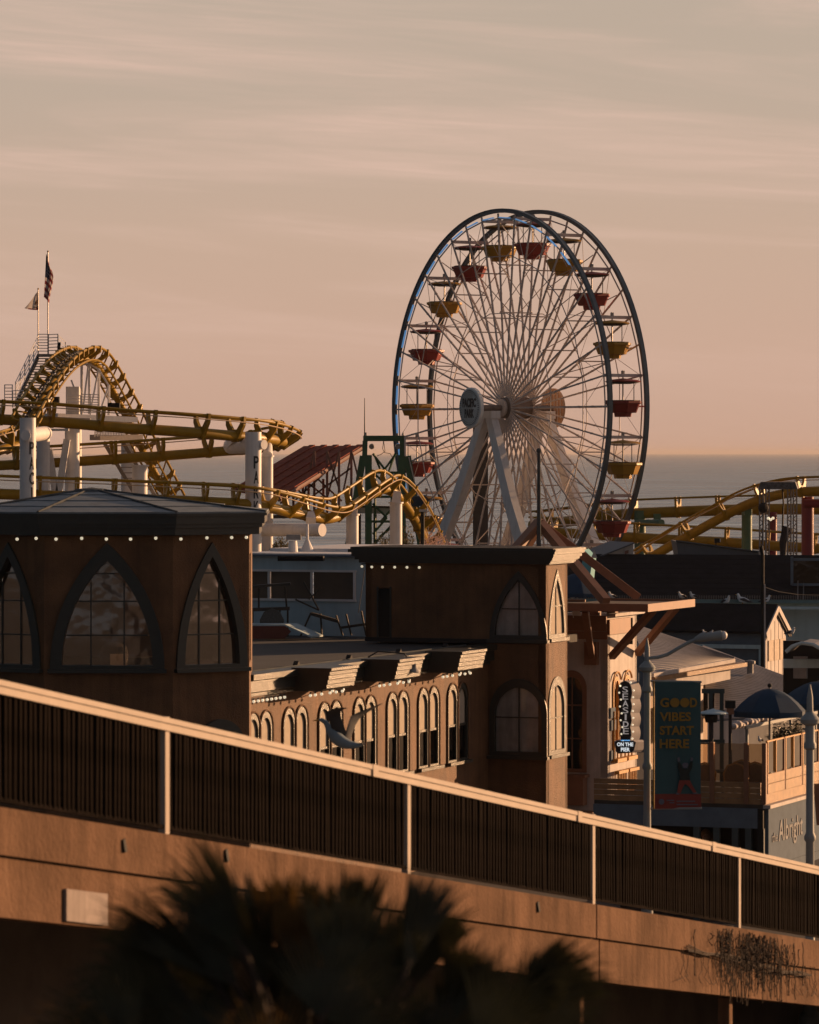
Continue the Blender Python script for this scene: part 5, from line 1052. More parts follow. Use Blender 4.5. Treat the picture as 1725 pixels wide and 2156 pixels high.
letters('lettering', 'ON THE', sp2(1300, 1571)+sn*.06, su, Zv, 34*pxm, 8*pxm, ns, MT['neon_bright'], sn, .02); letters('lettering', 'PIER', sp2(1308, 1582)+sn*.06, su, Zv, 19*pxm, 8*pxm, ns, MT['neon_bright'], sn, .02)
MB().tube([sp2(1308+k*2.1, 1558+(k % 2)*1.4)+sn*.06 for k in range(10)], .014, 5).build('neon_wave', MT['neon_blue'], ns)
for x, y in bd[::3]: inst(BULB, 'bulb', ns, sp2(x, y)+V((.05, -.02, 0)), scale=(.8, .8, .8))
MB().beam(sp2(1332, 1437)+V((.2, .2, 0)), P(1345, 1418, 138), .05, .05).build('hanger', MT['bluegrey'], ns)
# ================================================================ shingle-roofed dining hall behind the lamps
rh = thing('dining_hall', 'low hall with long grey ribbed roof and a sunlit cream fascia', 'building', P(1480, 1600, 160.0))
def roofplane(a, b, c, d, n, m='corrug'):
    for k in range(n):
        f0, f1 = k/n, min(1, (k+1)/n+.012); l = [a.lerp(d, f0), b.lerp(c, f0), b.lerp(c, f1), a.lerp(d, f1)]
        MB().hexa([p-Zv*.04 for p in l], [l[0]+Zv*.012, l[1]+Zv*.012, l[2]+Zv*.002, l[3]+Zv*.002]).build('roof_course', MT[m], rh)
ea, eb = P(1374, 1420, 148.0), P(1545, 1389, 153.3); ra_, rb_ = P(1325, 1310, 157.5), P(1547, 1384, 157)
roofplane(ea, eb, rb_, ra_, 26)
MB().beam(ea-Zv*.03-D*.02, eb-Zv*.03, .14, .13).build('gutter', MT['cream'], rh)
MB().beam(ea-Zv*.17+E*-.05, eb-Zv*.17+V((.35, .1, 0)), .35, .14).build('fascia', MT['wood'], rh)
MB().prism([ea-Zv*.26, eb-Zv*.26-D*.4, eb-Zv*.68-D*.4, ea-Zv*.75], -E*.2).build('frieze', MT['cream'], rh)
ba, bb, bc, bd_ = P(1505, 1520, 147.0), P(1700, 1475, 157.0), P(1712, 1445, 164.0), P(1440, 1346, 173.0)
roofplane(P(1490, 1515, 149.0), P(1760, 1500, 151.0), P(1760, 1462, 157), P(1480, 1358, 161), 34)
MB().prism([P(1490, 1514, 149.0)-Zv*.1, P(1760, 1499, 151.0)-Zv*.1, P(1760, 1620, 151.0), P(1490, 1620, 149.0)], D*.2).build('wall', MT['cream'], rh)
MB().beam(P(1470, 1610, 152.0), P(1470, 1430, 152.0), .3, .3, up=D).build('corner_post', MT['cream'], rh)
MB().prism([P(1360, 1440, 151.0), P(1505, 1412, 155.0), P(1505, 1620, 155.0), P(1360, 1620, 151.0)], D*.2).build('wall', MT['wood'], rh)
for x in (1482, 1496): MB().prism([P(x, 1500, 150.6), P(x+9, 1500, 150.6), P(x+9, 1455, 150.6), P(x, 1455, 150.6)], D*.05).build('window', MT['glass_dark'], rh)
# ================================================================ TERRACE over a shop
te = thing('terrace_shop', 'blue grey shop with a timber and glass dining terrace on its roof', 'building', P(1610, 1950, 110))
T0 = V((xp(1609, 110), 110, 0)); tl = 4.6; TL = T0-E*tl; tr = 5.2; zf = zp(1695, 110); zg0, zg1 = zp(1648, 110), zp(1565, 110)
MB().prism([V((p.x, p.y, zf-.12)) for p in (TL, T0, T0+D*tr, TL+D*tr)], (0, 0, .12)).build('terrace_floor', MT['deck'], te)
npk = 4; ph = (zg0-zf)/npk
for k in range(npk):
    z = zf+ph*(k+.5)
    MB().beam(TL+Zv*z-D*(.0+.006*(k % 2)), T0-E*.08+Zv*z-D*(.006*(k % 2)), .05, ph-.014).build('plank', MT['wood'], te)
for px in (1440, 1501, 1573, 1611): MB().beam(T0-E*tat(T0, -E, px)-D*.04+Zv*(zf+.02), T0-E*tat(T0, -E, px)-D*.04+Zv*zg1, .11, .11, up=E).build('post', MT['terra'], te)
for p0, p1 in ((1443, 1499), (1503, 1571), (1575, 1608)):
    aa, bb_ = T0-E*tat(T0, -E, p0), T0-E*tat(T0, -E, p1); MB().prism([aa+Zv*(zg0+.02), bb_+Zv*(zg0+.02), bb_+Zv*(zg1-.02), aa+Zv*(zg1-.02)], D*.012).build('pane', MT['glass_clear'], te)
rzs = [zf, zf+.26, zf+.52, zf+.78]
MB().beam(T0+D*.03+Zv*(zf+.13), T0+D*tr+Zv*(zf+.13), .05, .25).build('plank', MT['wood'], te)
for s0_, s1_ in ((.2, 1.75), (1.9, 3.4), (3.55, 5.1)):
    for k in range(2): MB().beam(T0+D*s0_+E*.02+Zv*(zf+.39+.26*k), T0+D*s1_+E*.02+Zv*(zf+.39+.26*k), .06, .245).build('plank', MT['wood'], te)
    for k in range(2):
        m0, m1 = s0_+(s1_-s0_)*k/2+.04, s0_+(s1_-s0_)*(k+1)/2-.04
        MB().prism([T0+D*m0+Zv*(zf+.8), T0+D*m1+Zv*(zf+.8), T0+D*m1+Zv*(zg1+.02), T0+D*m0+Zv*(zg1+.02)], E*.012).build('pane', MT['glass_clear'], te)
        MB().beam(T0+D*(m0-.03)+E*.03+Zv*(zf+.78), T0+D*(m0-.03)+E*.03+Zv*(zg1+.02), .05, .05, up=E).build('mullion', MT['gold'], te)
    MB().beam(T0+D*(s1_+.08)+Zv*(zf+.26), T0+D*(s1_+.08)+Zv*(zg1+.04), .07, .08, up=E).build('post', MT['terra'], te)
    MB().beam(T0+D*s0_+E*.01+Zv*(zg1+.03), T0+D*s1_+E*.01+Zv*(zg1+.03), .05, .04).build('top_rail', MT['gold'], te)
MB().beam(T0+D*-.02+E*.08+Zv*(zf-.05), T0+D*tr+E*.08+Zv*(zf-.05), .2, .09).build('ledge', MT['cream'], te)
zs0 = zp(1745, 110); zq = zp(1772, 110)
MB().beam(TL-D*.02+Zv*((zf-.1+zs0)/2), T0-E*.15-D*.02+Zv*((zf-.1+zs0)/2), .12, zf-.1-zs0).build('shop_fascia', MT['bluegrey'], te)
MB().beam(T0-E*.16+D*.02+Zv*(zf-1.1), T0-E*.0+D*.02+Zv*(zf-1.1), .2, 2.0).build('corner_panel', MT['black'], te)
MB().beam(T0+D*.12+E*.03+Zv*(zf-.85), T0+D*tr+E*.03+Zv*(zf-.85), .12, 1.5).build('shop_fascia', MT['bluegrey'], te)
MB().beam(T0+D*.14+E*.0+Zv*(zf-1.72), T0+D*tr+E*.0+Zv*(zf-1.72), .16, .22).build('shop_fascia_foot', MT['bluegrey'], te)
letters('lettering', 'the', T0+D*.4+E*.06+Zv*(zf-1.0), D, Zv, .5, .24, te, MT['sign_letter'], E, .05)
letters('lettering', 'Albright', T0+D*1.0+E*.06+Zv*(zf-1.2), D, Zv, 2.3, .72, te, MT['sign_letter'], E, .05)
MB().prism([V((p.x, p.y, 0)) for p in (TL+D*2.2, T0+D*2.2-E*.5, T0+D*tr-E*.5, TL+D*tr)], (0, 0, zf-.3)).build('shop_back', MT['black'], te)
for px in (1468, 1510, 1549, 1577, 1604): MB().beam(T0-E*tat(T0, -E, px)+Zv*0, T0-E*tat(T0, -E, px)+Zv*zs0, .14, .16, up=E).build('shop_column', mat('dark_teal_column', (.055, .075, .08), .6) if px == 1468 else bpy.data.materials['dark_teal_column'], te)
for x in (.3, 1.2, 2.4, 3.6, 5): MB().beam(T0+D*x-E*.1, T0+D*x-E*.1+Zv*(zf-1.8), .07, .07, up=E).build('shop_mullion', MT['lamp_grey'], te)
MB().prism([T0+D*.3-E*.2, T0+D*5-E*.2, T0+D*5-E*.2+Zv*1.3, T0+D*.3-E*.2+Zv*1.3], -E*.02).build('shop_window', MT['glass_dark'], te)
gs = thing('glass_windbreak', 'glazed windbreak with slim pale frame at the back of the terrace', 'screen', P(1575, 1650, 114))
w0, w1 = P(1570, 1532, 114), P(1720, 1500, 121)
MB().beam(w0, w1, .06, .08).build('top_rail', MT['lamp_grey'], gs)
for f in (.02, .34, .62, .98): p = w0.lerp(w1, f); MB().beam(V((p.x, p.y, zf)), p, .07, .07, up=D).build('post', MT['lamp_grey'], gs)
for f0, f1 in ((.04, .32), (.36, .6), (.64, .96)): p, q_ = w0.lerp(w1, f0), w0.lerp(w1, f1); MB().prism([V((p.x, p.y, zf+.2)), V((q_.x, q_.y, zf+.2)), q_-Zv*.05, p-Zv*.05], D*.012).build('pane', MT['glass_clear'], gs)
pl = thing('stone_coping', 'row of pale stones along the roof edge above the windbreak', 'coping', P(1545, 1530, 116.5))
for k in range(16): p = P(1546, 1531, 116.3).lerp(P(1664, 1500, 121.5), k/15); MB().ball(p+V((0, .3, .03*math.sin(k*2.1))), .12+.03*math.sin(k*1.7), 7, 5, (1.2, 1.2, .75)).build('stone', MT['cream'], pl)
pf = thing('pergola_frame', 'dark green square timber frame rising behind the banner', 'frame', P(1500, 1650, 113))
for a_, b_ in (((1478, 1455), (1526, 1455)), ((1470, 1562), (1526, 1562)), ((1520, 1450), (1520, 1650)), ((1497, 1455), (1497, 1650)), ((1478, 1503), (1526, 1500))): MB().beam(P(*a_, 113), P(*b_, 113), .1, .12, up=V((0, 1, 0)) if a_[0] == b_[0] else Zv).build('member', mat('dark_teal_timber', (.04, .06, .062), .6) if a_[0] == 1478 and a_[1] == 1455 else bpy.data.materials['dark_teal_timber'], pf)
hp = thing('patio_heater', 'mushroom topped patio heater with a pale disc hood', 'heater', P(1498, 1660, 111.6)); MB().lathe(P(1502, 1500, 111.6), [(.40, -.03), (.38, 0), (.06, .08), (.02, .1)], 20).build('hood', MT['white_blue'], hp); MB().lathe(P(1498, 1513, 111.6), [(.15, -.1), (.17, 0), (.16, .1)], 14).build('burner', MT['black'], hp); MB().tube([P(1498, 1660, 111.6), P(1498, 1516, 111.6)], .06, 8).build('post', MT['cloth_dark'], hp)
lh = thing('lantern_post', 'square dark lantern on a slim post left of the navy umbrella', 'lamp post', P(1538, 1650, 112)); MB().box(P(1538, 1491, 112), .26, .26, .2).build('lantern', MT['black'], lh); MB().box(P(1538, 1504, 112), .18, .18, .17).build('lantern_base', MT['terra'], lh); MB().tube([P(1538, 1655, 112), P(1538, 1500, 112)], .045, 6).build('post', MT['cloth_dark'], lh)
parasol(P(1621, 1496, 113), .98, .58, 'large navy umbrella open over the glass terrace', 8)
parasol(P(1725, 1478, 116), 1.15, .56, 'second navy umbrella behind the right lamp post', 8)
for px, Y, s in ((1548, 111.4, 'nearest to the pair of panes between the posts'), (1590, 111.8, 'behind the narrow pane by the corner post'), (1484, 111.6, 'partly hidden by the teal banner'), (1562, 112.6, 'set just behind another chair')):
    ch = thing('rattan_chair', f'round backed rattan chair on the terrace, {s}', 'chair', P(px, 1660, Y), 'rattan chairs on the terrace')
    c = V((xp(px, Y), Y, zf)); MB().prism([c+V((x, .0, z)) for x, z in ((-.25, .42), (-.27, .7), (-.18, .88), (0, .94), (.18, .88), (.27, .7), (.25, .42))], (0, .04, 0)).build('backrest', MT['rattan'], ch)
    MB().tube([c+V((x, .02, z)) for x, z in ((-.26, .40), (-.29, .7), (-.2, .90), (0, .97), (.2, .90), (.29, .7), (.26, .40))], .025, 6).build('back_hoop', MT['gold'], ch)
    MB().lathe(c+V((0, .25, .42)), [(.24, 0), (.26, .03), (.24, .06)], 14).build('seat', MT['rattan'], ch)
    for x, y in ((-.2, .06), (.2, .06), (-.2, .42), (.2, .42)): MB().tube([c+V((x*1.1, y, 0)), c+V((x, y, .44))], .02, 6).build('leg', MT['gold'], ch)
tb = thing('terrace_table', 'small dark table among the rattan chairs', 'table', P(1520, 1660, 112)); c = V((xp(1522, 112), 112, zf)); MB().box(c+Zv*.7, .8, .6, .04).build('table_top', MT['cloth_dark'], tb); MB().tube([c, c+Zv*.7], .04, 8).build('stem', MT['cloth_dark'], tb)
# ================================================================ STREET LAMPS and the banner
def lamp(px, Y, ytop, label):
    t = thing('street_lamp', label, 'street lamp', V((xp(px, Y), Y, 0))); b = V((xp(px, Y), Y, 0)); h = zp(ytop, Y); k = h-1.05
    MB().lathe(b, [(.24, 0), (.24, .5), (.15, .6), (.14, 1.2), (.17, 1.25), (.17, 1.35), (.105, 1.45), (.085, k-2.2), (.12, k-2.15), (.12, k-2.08), (.085, k-2), (.08, k-.3), (.13, k-.26), (.13, k-.18), (.10, k-.12), (.10, k+.2), (.19, k+.25), (.21, k+.33), (.15, k+.4), (.07, k+.48), (.06, k+.8), (.015, h)], 16).build('post', MT['lamp_grey'], t, True)
    return t, b, h, k
l1, b1, h1, k1 = lamp(1363, 105, 1372 if False else 1343, 'grey street lamp with a long curved arm beside the teal banner')
MB().tube([b1+V(((px-1363)/F*105, (px-1363)*-.002, zp(py, 105))) for px, py in ((1363, 1386), (1385, 1384), (1405, 1378), (1425, 1366), (1448, 1353), (1466, 1346))], .045, 8).build('arm', MT['lamp_grey'], l1, True)
hd = [b1+V(((px-1363)/F*105, -.25, zp(py, 105))) for px, py in ((1463, 1346), (1478, 1341), (1500, 1339), (1518, 1337), (1526, 1337))]
MB().tube(hd, [.06, .12, .11, .13, .05], 10).build('lamp_head', MT['lamp_grey'], l1, True); MB().ball(hd[3]+V((.05, 0, -.0)), .12, 10, 7, (.8, 1, .9)).build('lens', MT['white'], l1, True)
l2, b2, h2, k2 = lamp(1706, 88, 1441, 'pale street lamp with pointed top at the right edge')
fb = thing('banner_flag', 'orange street banner on the right lamp post, half out of the frame', 'banner', b2+Zv*5); MB().prism([P(x, y, 88.2) for x, y in ((1713, 1650), (1745, 1650), (1745, 1738), (1720, 1738))], V((0, .02, 0))).build('cloth', MT['terra'], fb)
bn = thing('street_banner', 'teal street banner reading GOOD VIBES START HERE with a leaping figure', 'banner', P(1378, 1703, 104.6))
YB = 104.6; bw = lambda x, y, k=0: P(x, y, YB)+V((0, -.015*k+.03*math.sin((x-1378)*.03+y*.011), 0))
def cloth(x0, x1, y0, y1, m, k, nm, nx=8, ny=12):
    mb = MB(); vs = [bw(x0+(x1-x0)*i/nx, y0+(y1-y0)*j/ny, k) for i in range(nx+1) for j in range(ny+1)]
    mb.add(vs, [(i*(ny+1)+j, i*(ny+1)+j+1, (i+1)*(ny+1)+j+1, (i+1)*(ny+1)+j) for i in range(nx) for j in range(ny)]); return mb.build(nm, m, bn, True)
cloth(1379, 1476, 1436, 1672, MT['teal'], 0, 'cloth'); cloth(1379, 1477, 1672, 1703, MT['red_print'], 0, 'cloth_foot', 8, 3)
MB().tube([P(1377, 1434, YB), P(1377, 1704, YB)], .02, 6).build('edge_cord', MT['mustard'], bn); MB().tube([P(1370, 1434, YB+.1), P(1478, 1436, YB)], .03, 6).build('top_arm', MT['lamp_grey'], bn); MB().tube([P(1370, 1703, YB+.1), P(1478, 1702, YB)], .03, 6).build('lower_arm', MT['lamp_grey'], bn)
def btxt(key, x, y, w_, h): letters('lettering', key, bw(x, y, 3), X1, Zv, w_/F*YB, h/F*YB, bn, MT['mustard'], V((0, -1, 0)), .012)
btxt('G', 1390, 1489, 19, 20); btxt('D', 1453, 1489, 15, 20); btxt('VIBES', 1389, 1518, 66, 19); btxt('START', 1389, 1547, 72, 19); btxt('HERE', 1389, 1575, 62, 19)
for x in (1421, 1442): MB().lathe(bw(x, 1479, 3), [(.115, 0), (.115, .012)], 20, V((0, -1, 0))).build('lettering', MT['mustard'], bn)
def printed(pts, m): MB().prism([bw(x, y, 3) for x, y in pts], V((0, -.012, 0))).build('print', m, bn)
dk_ = mat('dark_print', (.02, .028, .027), .85); pk_ = mat('pale_print', (.13, .13, .17), .85)
printed([(1428, 1604), (1433, 1606), (1437, 1618), (1449, 1618), (1453, 1604), (1459, 1602), (1458, 1616), (1452, 1628), (1453, 1643), (1431, 1643), (1432, 1628), (1427, 1614)], dk_)
printed([(1431, 1643), (1453, 1643), (1459, 1655), (1467, 1668), (1461, 1670), (1451, 1657), (1443, 1650), (1438, 1658), (1433, 1671), (1426, 1670), (1428, 1656)], MT['red_print'])
printed([(1436, 1610), (1440, 1606), (1447, 1606), (1450, 1610), (1447, 1617), (1440, 1617)], pk_); printed([(1426, 1596), (1431, 1594), (1433, 1602), (1428, 1604)], pk_); printed([(1455, 1594), (1460, 1596), (1459, 1602), (1454, 1602)], pk_); printed([(1458, 1668), (1467, 1667), (1471, 1672), (1460, 1672)], pk_); printed([(1424, 1669), (1431, 1669), (1430, 1673), (1423, 1673)], pk_)
for x0_, x1_, y in ((1425, 1464, 1686), (1425, 1470, 1693), (1404, 1420, 1684), (1410, 1420, 1689)): printed([(x0_, y), (x1_, y), (x1_, y+2.2), (x0_, y+2.2)], pk_)
MB().lathe(bw(1393, 1688, 3), [(.07, 0), (.07, .012)], 14, V((0, -1, 0))).build('print', pk_, bn)

# ---------------------------------------------------------------- small clutter
shrub(1677, 1558, 118, .34, .55, 'dark potted bush behind the glazed windbreak under the navy umbrella', 31, 'leaf', 300, .12)
wr = thing('overhead_cable', 'thin dark cable strung from the slim pole toward the right edge', 'cable', P(1606, 1235, 173)); MB().tube([P(1606, 1235, 173), P(1640, 1246, 174), P(1680, 1252, 175), P(1740, 1254, 176)], .015, 4).build('strand', MT['wire'], wr)
for x, lb in ((1292, 'white notice board under the left part of the burnt orange canopy'),): 
    nb_ = thing('notice_board', lb, 'notice board', P(1214, 1296, 139)); MB().prism([P(1205, 1296, 139), P(1224, 1297, 139), P(1221, 1285, 139), P(1206, 1284, 139)], (0, .05, 0)).build('board', MT['white'], nb_); MB().prism([P(1207, 1301, 139.05), P(1208.5, 1301, 139.05), P(1208.5, 1290, 139.05), P(1207, 1290, 139.05)], (0, .04, 0)).build('leg', MT['white'], nb_)
vt = thing('roof_vent', 'small grey vent cap on the ribbed hall roof', 'vent', P(1580, 1420, 157)); MB().lathe(P(1580, 1418, 157), [(.12, 0), (.12, .35), (.2, .36), (.2, .46), (.05, .5)], 12).build('cowl', MT['metal'], vt)
# ================================================================ BIRDS
def gull(name, label, c, fwd, size=1.0, group=None, tilt=.35, dark=True):
    t = thing('gull', label, 'gull', c, group); f = V(fwd).normalized(); s = f.cross(Zv).normalized()
    q = lambda a, b, z: c+(f*a+s*b+Zv*z)*size
    MB().tube([q(-.22, 0, .13), q(-.16, 0, .15), q(-.05, 0, .165), q(.06, 0, .19), q(.115, 0, .25), q(.13, 0, .31), q(.15, 0, .335), q(.18, 0, .33)], [x*size for x in (.018, .05, .085, .085, .055, .046, .05, .02)], 10).build('body', MT['gull_white'], t, True)
    for k in (-1, 1): MB().tube([q(.07, .06*k, .2), q(-.06, .085*k, .185), q(-.2, .05*k, .13), q(-.31, .015*k, .10)], [x*size for x in (.02, .055, .035, .006)], 7).build('wing', MT['gull_grey'], t, True); MB().tube([q(-.0, .03*k, .1), q(.0, .03*k, .0)], .009*size, 5).build('leg', MT['beak'], t)
    MB().lathe(q(.175, 0, .33), [(.018*size, 0), (.012*size, .04*size), (.002, .065*size)], 6, f).build('beak', MT['beak'], t)
    return t
gull('gull', 'grey backed gull standing on the pale ledge, left of a whiter gull', P(1530, 1275, 195.4), (.6, -.8, 0), 1.25)
gull('gull', 'white breasted gull with dark wings on the pale ledge, facing left', P(1564, 1275, 195.4), (-.9, .3, 0), 1.5)
gull('gull', 'gull on the pale ledge half hidden by the slim pole', P(1613, 1273, 195.4), (.9, -.2, 0), 1.2)
for px, s in ((1204, 'nearest the far tower'), (1289, 'above the middle of the canopy'), (1436, 'above the right part of the canopy'), (1460, 'at the tip of the canopy')): gull('gull', f'small gull head showing over the burnt orange canopy, {s}', P(px, 1264, 194), (-.8, -.5, 0), 1.1)
gull('gull', 'small gull on the arm of the street lamp, left one of two', b1+V(((1484-1363)/F*105, -.25, zp(1338, 105))), (-.9, -.2, 0), .42)
gull('gull', 'small gull on the head of the street lamp, right one of two', b1+V(((1495-1363)/F*105, -.25, zp(1337, 105))), (.9, -.2, 0), .36)
gull('gull', 'white bird perched on the corner post of the terrace', P(1601, 1566, 110), (-.5, -.8, 0), .55)
gull('gull', 'gull standing far right beside the pale arcade wall', P(1666, 1340, 172), (.8, -.4, 0), 1.0)
# the gull flying past in front of the lit wall
YF = 62; gx = lambda x, y, dy=0: P(x, y, YF)+V((0, dy, 0))
fg = thing('flying_gull', 'grey gull flying left with raised dark wings above the bridge railing', 'gull', gx(718, 1560))
body = crom([(669, 1516, 0), (677, 1516, 0), (686, 1522, 0), (696, 1538, 0), (708, 1553, 0), (724, 1564, 0), (742, 1569, 0), (757, 1569, 0), (764, 1567, 0)], 4)
rad = crom([(.004,), (.030,), (.036,), (.062,), (.092,), (.085,), (.055,), (.03,), (.008,)], 4)
MB().tube([gx(x, y) for x, y, _ in body], [max(.003, r[0]) for r in rad], 12).build('body', mat('gull_blue_grey', (.16, .215, .26), .8, var=.1), fg, True)
MB().lathe(gx(671, 1515.5), [(.017, 0), (.012, .05), (.002, .09)], 6, V((-1, 0, -.22))).build('beak', MT['beak'], fg)
def wing(lead, trail, dy, m):
    n = len(lead); mb = MB(); vs = []
    for i in range(n):
        a, b = gx(*lead[i], dy*i/n), gx(*trail[i], dy*i/n+.12); th = V((.0, -.012*(1-i/n)-.003, .0)); mid = a.lerp(b, .35)+th*2.5
        vs += [a, mid, b, a.lerp(b, .4)-th]
    mb.add(vs, [(i*4+k, i*4+(k+1) % 4, (i+1)*4+(k+1) % 4, (i+1)*4+k) for i in range(n-1) for k in range(4)]+[(3, 2, 1, 0), tuple((n-1)*4+k for k in range(4))])
    return mb.build('wing', m, fg, True, ang=70)
wing([(700, 1546), (697, 1528), (690, 1508), (688, 1497), (700, 1490), (716, 1487), (728, 1486)], [(726, 1563), (730, 1545), (722, 1520), (716, 1505), (717, 1499), (723, 1492), (732, 1489)], -.5, MT['gull_grey'])
wing([(722, 1556), (729, 1538), (735, 1519), (738, 1510), (752, 1503), (776, 1494), (804, 1484)], [(738, 1566), (741, 1548), (748, 1530), (756, 1517), (766, 1508), (784, 1498), (805, 1486)], .45, MT['gull_grey'])
MB().add([gx(748, 1566, .0), gx(768, 1563, -.1), gx(770, 1568, .05), gx(750, 1572, .05)], [(0, 1, 2, 3)]).build('tail', MT['gull_white'], fg)
# ================================================================ PEOPLE walking below the shop front, mostly behind the bridge rail
def person(px, yhead, Y, label, hairlong, lean, m_top, walk):
    h = 1.70; b = V((xp(px, Y), Y, 0)); h = zp(yhead, Y); t = thing('person', label, 'person', b); k = h/1.72
    Q = lambda x, y, z: b+V((x*k, y*k, z*k))
    def skin(vs, ed, rs, nm, m):
        me = bpy.data.meshes.new(nm); off = OFF[t.name]; me.from_pydata([tuple(v-off) for v in vs], ed, []); o = bpy.data.objects.new(nm, me); COL.objects.link(o)
        md = o.modifiers.new('s', 'SKIN'); me.skin_vertices[0].data[0].use_root = True
        for v, r in zip(me.skin_vertices[0].data, rs): v.radius = (r*k, r*k)
        o.modifiers.new('u', 'SUBSURF').levels = 2; o.modifiers[-1].render_levels = 2; me.materials.append(m); o.parent = t; OFF[o.name] = off
        me.polygons.foreach_set('use_smooth', [True]*len(me.polygons)); md.use_smooth_shade = True; return o
    sx = walk
    skin([Q(0, 0, .95), Q(0, 0, 1.15), Q(0, 0, 1.38), Q(0, -.01, 1.47), Q(-.19, 0, 1.40), Q(-.25, .03*sx, 1.13), Q(-.25, -.10, .90), Q(.19, 0, 1.40), Q(.25, -.06*sx, 1.13), Q(.25, -.14, .92), Q(-.1, 0, .90), Q(-.11, .1*sx, .50), Q(-.11, .02*sx, .08), Q(-.11, -.14, .04), Q(.1, 0, .90), Q(.11, -.12*sx, .50), Q(.11, -.18*sx, .08), Q(.11, -.32*sx, .04), Q(0, -.02, 1.56)],
         [(0, 1), (1, 2), (2, 3), (2, 4), (4, 5), (5, 6), (2, 7), (7, 8), (8, 9), (0, 10), (10, 11), (11, 12), (12, 13), (0, 14), (14, 15), (15, 16), (16, 17), (3, 18)],
         [.15, .14, .14, .06, .065, .05, .035, .065, .05, .035, .10, .075, .05, .035, .10, .075, .05, .035, .06], 'body', m_top)
    MB().ball(Q(0, -.03, 1.61), .105*k, 14, 10, (.82, .95, 1.15)).build('head', MT['skin'], t, True)
    MB().lathe(Q(0, -.125, 1.60), [(.018*k, 0), (.006, .03*k)], 6, V((0, -1, -.2))).build('nose', MT['skin'], t)
    for s in (-1, 1): MB().ball(Q(.033*s, -.115, 1.625), .012*k, 6, 4).build('eye', MT['black'], t); MB().ball(Q(.088*s, -.02, 1.61), .02*k, 6, 5, (.4, 1, 1.5)).build('ear', MT['skin'], t)
    MB().beam(Q(-.025, -.118, 1.555), Q(.025, -.118, 1.555), .012*k, .01*k).build('mouth', MT['terra'], t)
    MB().ball(Q(0, .0, 1.65), .118*k, 14, 10, (.9, 1.0, 1.0)).build('hair', MT['hair'], t, True)
    if hairlong: MB().tube([Q(.05, .05, 1.68), Q(.08, .08, 1.5), Q(.09, .09, 1.3), Q(.08, .08, 1.15)], [.08*k, .1*k, .09*k, .03*k], 10).build('long_hair', MT['hair'], t, True)
    for s, (hx, hy, hz_) in ((-1, (-.25, -.10, .88)), (1, (.25, -.14, .90))):
        hm_ = MB().ball(Q(hx, hy, hz_-.04), .045*k, 8, 6, (.5, .9, 1.1))
        for j in range(4): hm_.tube([Q(hx, hy-.03+.02*j, hz_-.07), Q(hx, hy-.035+.02*j, hz_-.12-.01*(j in (1, 2))), Q(hx-.01*s, hy-.045+.02*j, hz_-.155-.01*(j in (1, 2)))], .0095*k, 6)
        hm_.tube([Q(hx-.01*s, hy-.04, hz_-.03), Q(hx-.02*s, hy-.07, hz_-.06), Q(hx-.02*s, hy-.075, hz_-.09)], .011*k, 6); hm_.build('hand', MT['skin'], t, True)
person(1487, 1750, 112, 'person with long sunlit hair walking past the dark shop front', True, 0, MT['cloth_dark'], 1)
person(1512, 1770, 113, 'second person in dark clothes just right of the long haired one', False, 0, MT['cloth_dark'], -1)
# ================================================================ FAN PALM close to the camera, far out of focus
pm = thing('fan_palm', 'dark out of focus fan palm filling the lower left foreground', 'palm', P(640, 3300, 16))
rr = random.Random(21)
def fan(hub, aim, ln, spread, seed, base, m='leaf', nseg=26):
    q = random.Random(seed); aim = V(aim).normalized(); side = aim.cross(V((0, 1, 0)))
    if side.length < .2: side = aim.cross(V((1, 0, 0)))
    side = side.normalized(); nrm = side.cross(aim).normalized(); tw = q.uniform(-.9, .9); side = side*math.cos(tw)+nrm*math.sin(tw); nrm = side.cross(aim).normalized(); mb = MB()
    for k in range(nseg):
        a = spread*(2*k/(nseg-1)-1)*.5; dr = (aim*math.cos(a)+side*math.sin(a)).normalized(); l = ln*(.80+.2*math.cos(a))*q.uniform(.85, 1.05); wd_ = ln*.015*q.uniform(.8, 1.2); pr = nrm.cross(dr).normalized(); fold = nrm*wd_*.6
        p0, p1, p2, p3 = hub+dr*l*.06, hub+dr*l*.5+nrm*l*.03, hub+dr*l*.8-Zv*l*.02, hub+dr*l-Zv*l*q.uniform(.03, .16)
        mb.add([p0-pr*wd_*.4, p0+fold*.3, p0+pr*wd_*.4, p1-pr*wd_, p1+fold, p1+pr*wd_, p2-pr*wd_*.6, p2+fold*.6, p2+pr*wd_*.6, p3], [(0, 1, 4, 3), (1, 2, 5, 4), (3, 4, 7, 6), (4, 5, 8, 7), (6, 7, 9), (7, 8, 9)])
    o = mb.build('frond', MT[m], pm); MB().tube([base, base.lerp(hub, .5)+Zv*.03, hub, hub+aim*ln*.15], [.018, .013, .010, .005], 6).build('leaf_stalk', MT['twig'], pm); return o
base = P(640, 2420, 16)
k = 16/F
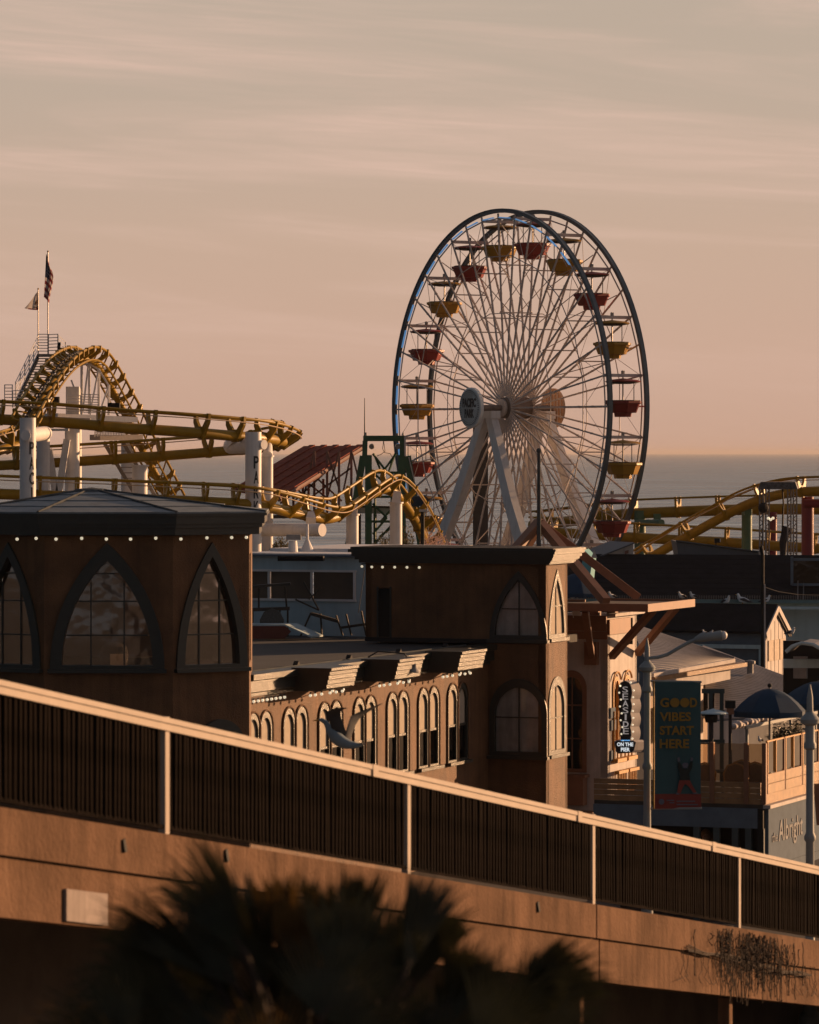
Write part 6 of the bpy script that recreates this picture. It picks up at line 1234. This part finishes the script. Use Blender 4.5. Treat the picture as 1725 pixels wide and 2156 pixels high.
FR = [((520, 2010), (355, 1775), 290, .75, 0), ((560, 2050), (430, 1800), 270, .6, 0), ((450, 2060), (200, 1880), 300, .7, 0), ((400, 2110), (140, 1975), 270, .9, 0), ((600, 2030), (575, 1805), 235, .5, 1), ((640, 2060), (590, 1830), 250, .6, 0), ((690, 2050), (690, 1795), 262, .55, 0), ((745, 2040), (765, 1800), 245, .45, 0),
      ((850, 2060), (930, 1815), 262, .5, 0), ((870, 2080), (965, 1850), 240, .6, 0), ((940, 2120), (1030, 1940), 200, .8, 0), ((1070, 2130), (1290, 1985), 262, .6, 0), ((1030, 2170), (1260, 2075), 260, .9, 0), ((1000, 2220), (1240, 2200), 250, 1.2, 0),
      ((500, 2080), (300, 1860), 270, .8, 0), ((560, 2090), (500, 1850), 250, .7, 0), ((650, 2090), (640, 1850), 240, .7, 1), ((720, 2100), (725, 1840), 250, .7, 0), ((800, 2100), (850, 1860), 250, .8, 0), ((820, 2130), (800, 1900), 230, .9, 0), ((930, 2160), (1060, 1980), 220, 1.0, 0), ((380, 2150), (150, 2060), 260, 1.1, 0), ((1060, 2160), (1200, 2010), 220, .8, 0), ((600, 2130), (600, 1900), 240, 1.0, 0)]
for i, ((x, y), (tx, ty), ln, sp_, dry) in enumerate(FR):
    Yf = 16+rr.uniform(-.3, .5); a_ = P(tx, ty, Yf+rr.uniform(-.25, .25))-P(x, y, Yf)
    fan(P(x, y, Yf), a_, ln*k*1.06, sp_*1.25, i, base, 'leaf_dry_sunlit' if dry else 'leaf', 30)
    if i % 2 == 0: fan(P(x+rr.uniform(-15, 15), y+rr.uniform(10, 40), Yf+.3), a_+V((rr.uniform(-.05, .05), 0, 0)), ln*k*.85, sp_*1.1, i+50, base, 'leaf_dry_sunlit' if i % 2 else 'leaf', 17)
for i in range(40):                                      # older fronds low in the crown
    x, y = rr.uniform(200, 1150), rr.uniform(2140, 2360); a_ = V(((x-640)/420+rr.uniform(-.3, .3), rr.uniform(-.4, .3), rr.uniform(.1, .8))); fan(P(x, y, 16+rr.uniform(-.4, .6)), a_, 250*k*rr.uniform(.8, 1.1), 2.4, i+100, base, 'leaf_dry_sunlit' if i % 9 == 4 else 'leaf', 34)
MB().tube([P(640, 3300, 16), base+Zv*.2], [.24, .16], 14).build('trunk', MT['twig'], pm, True)
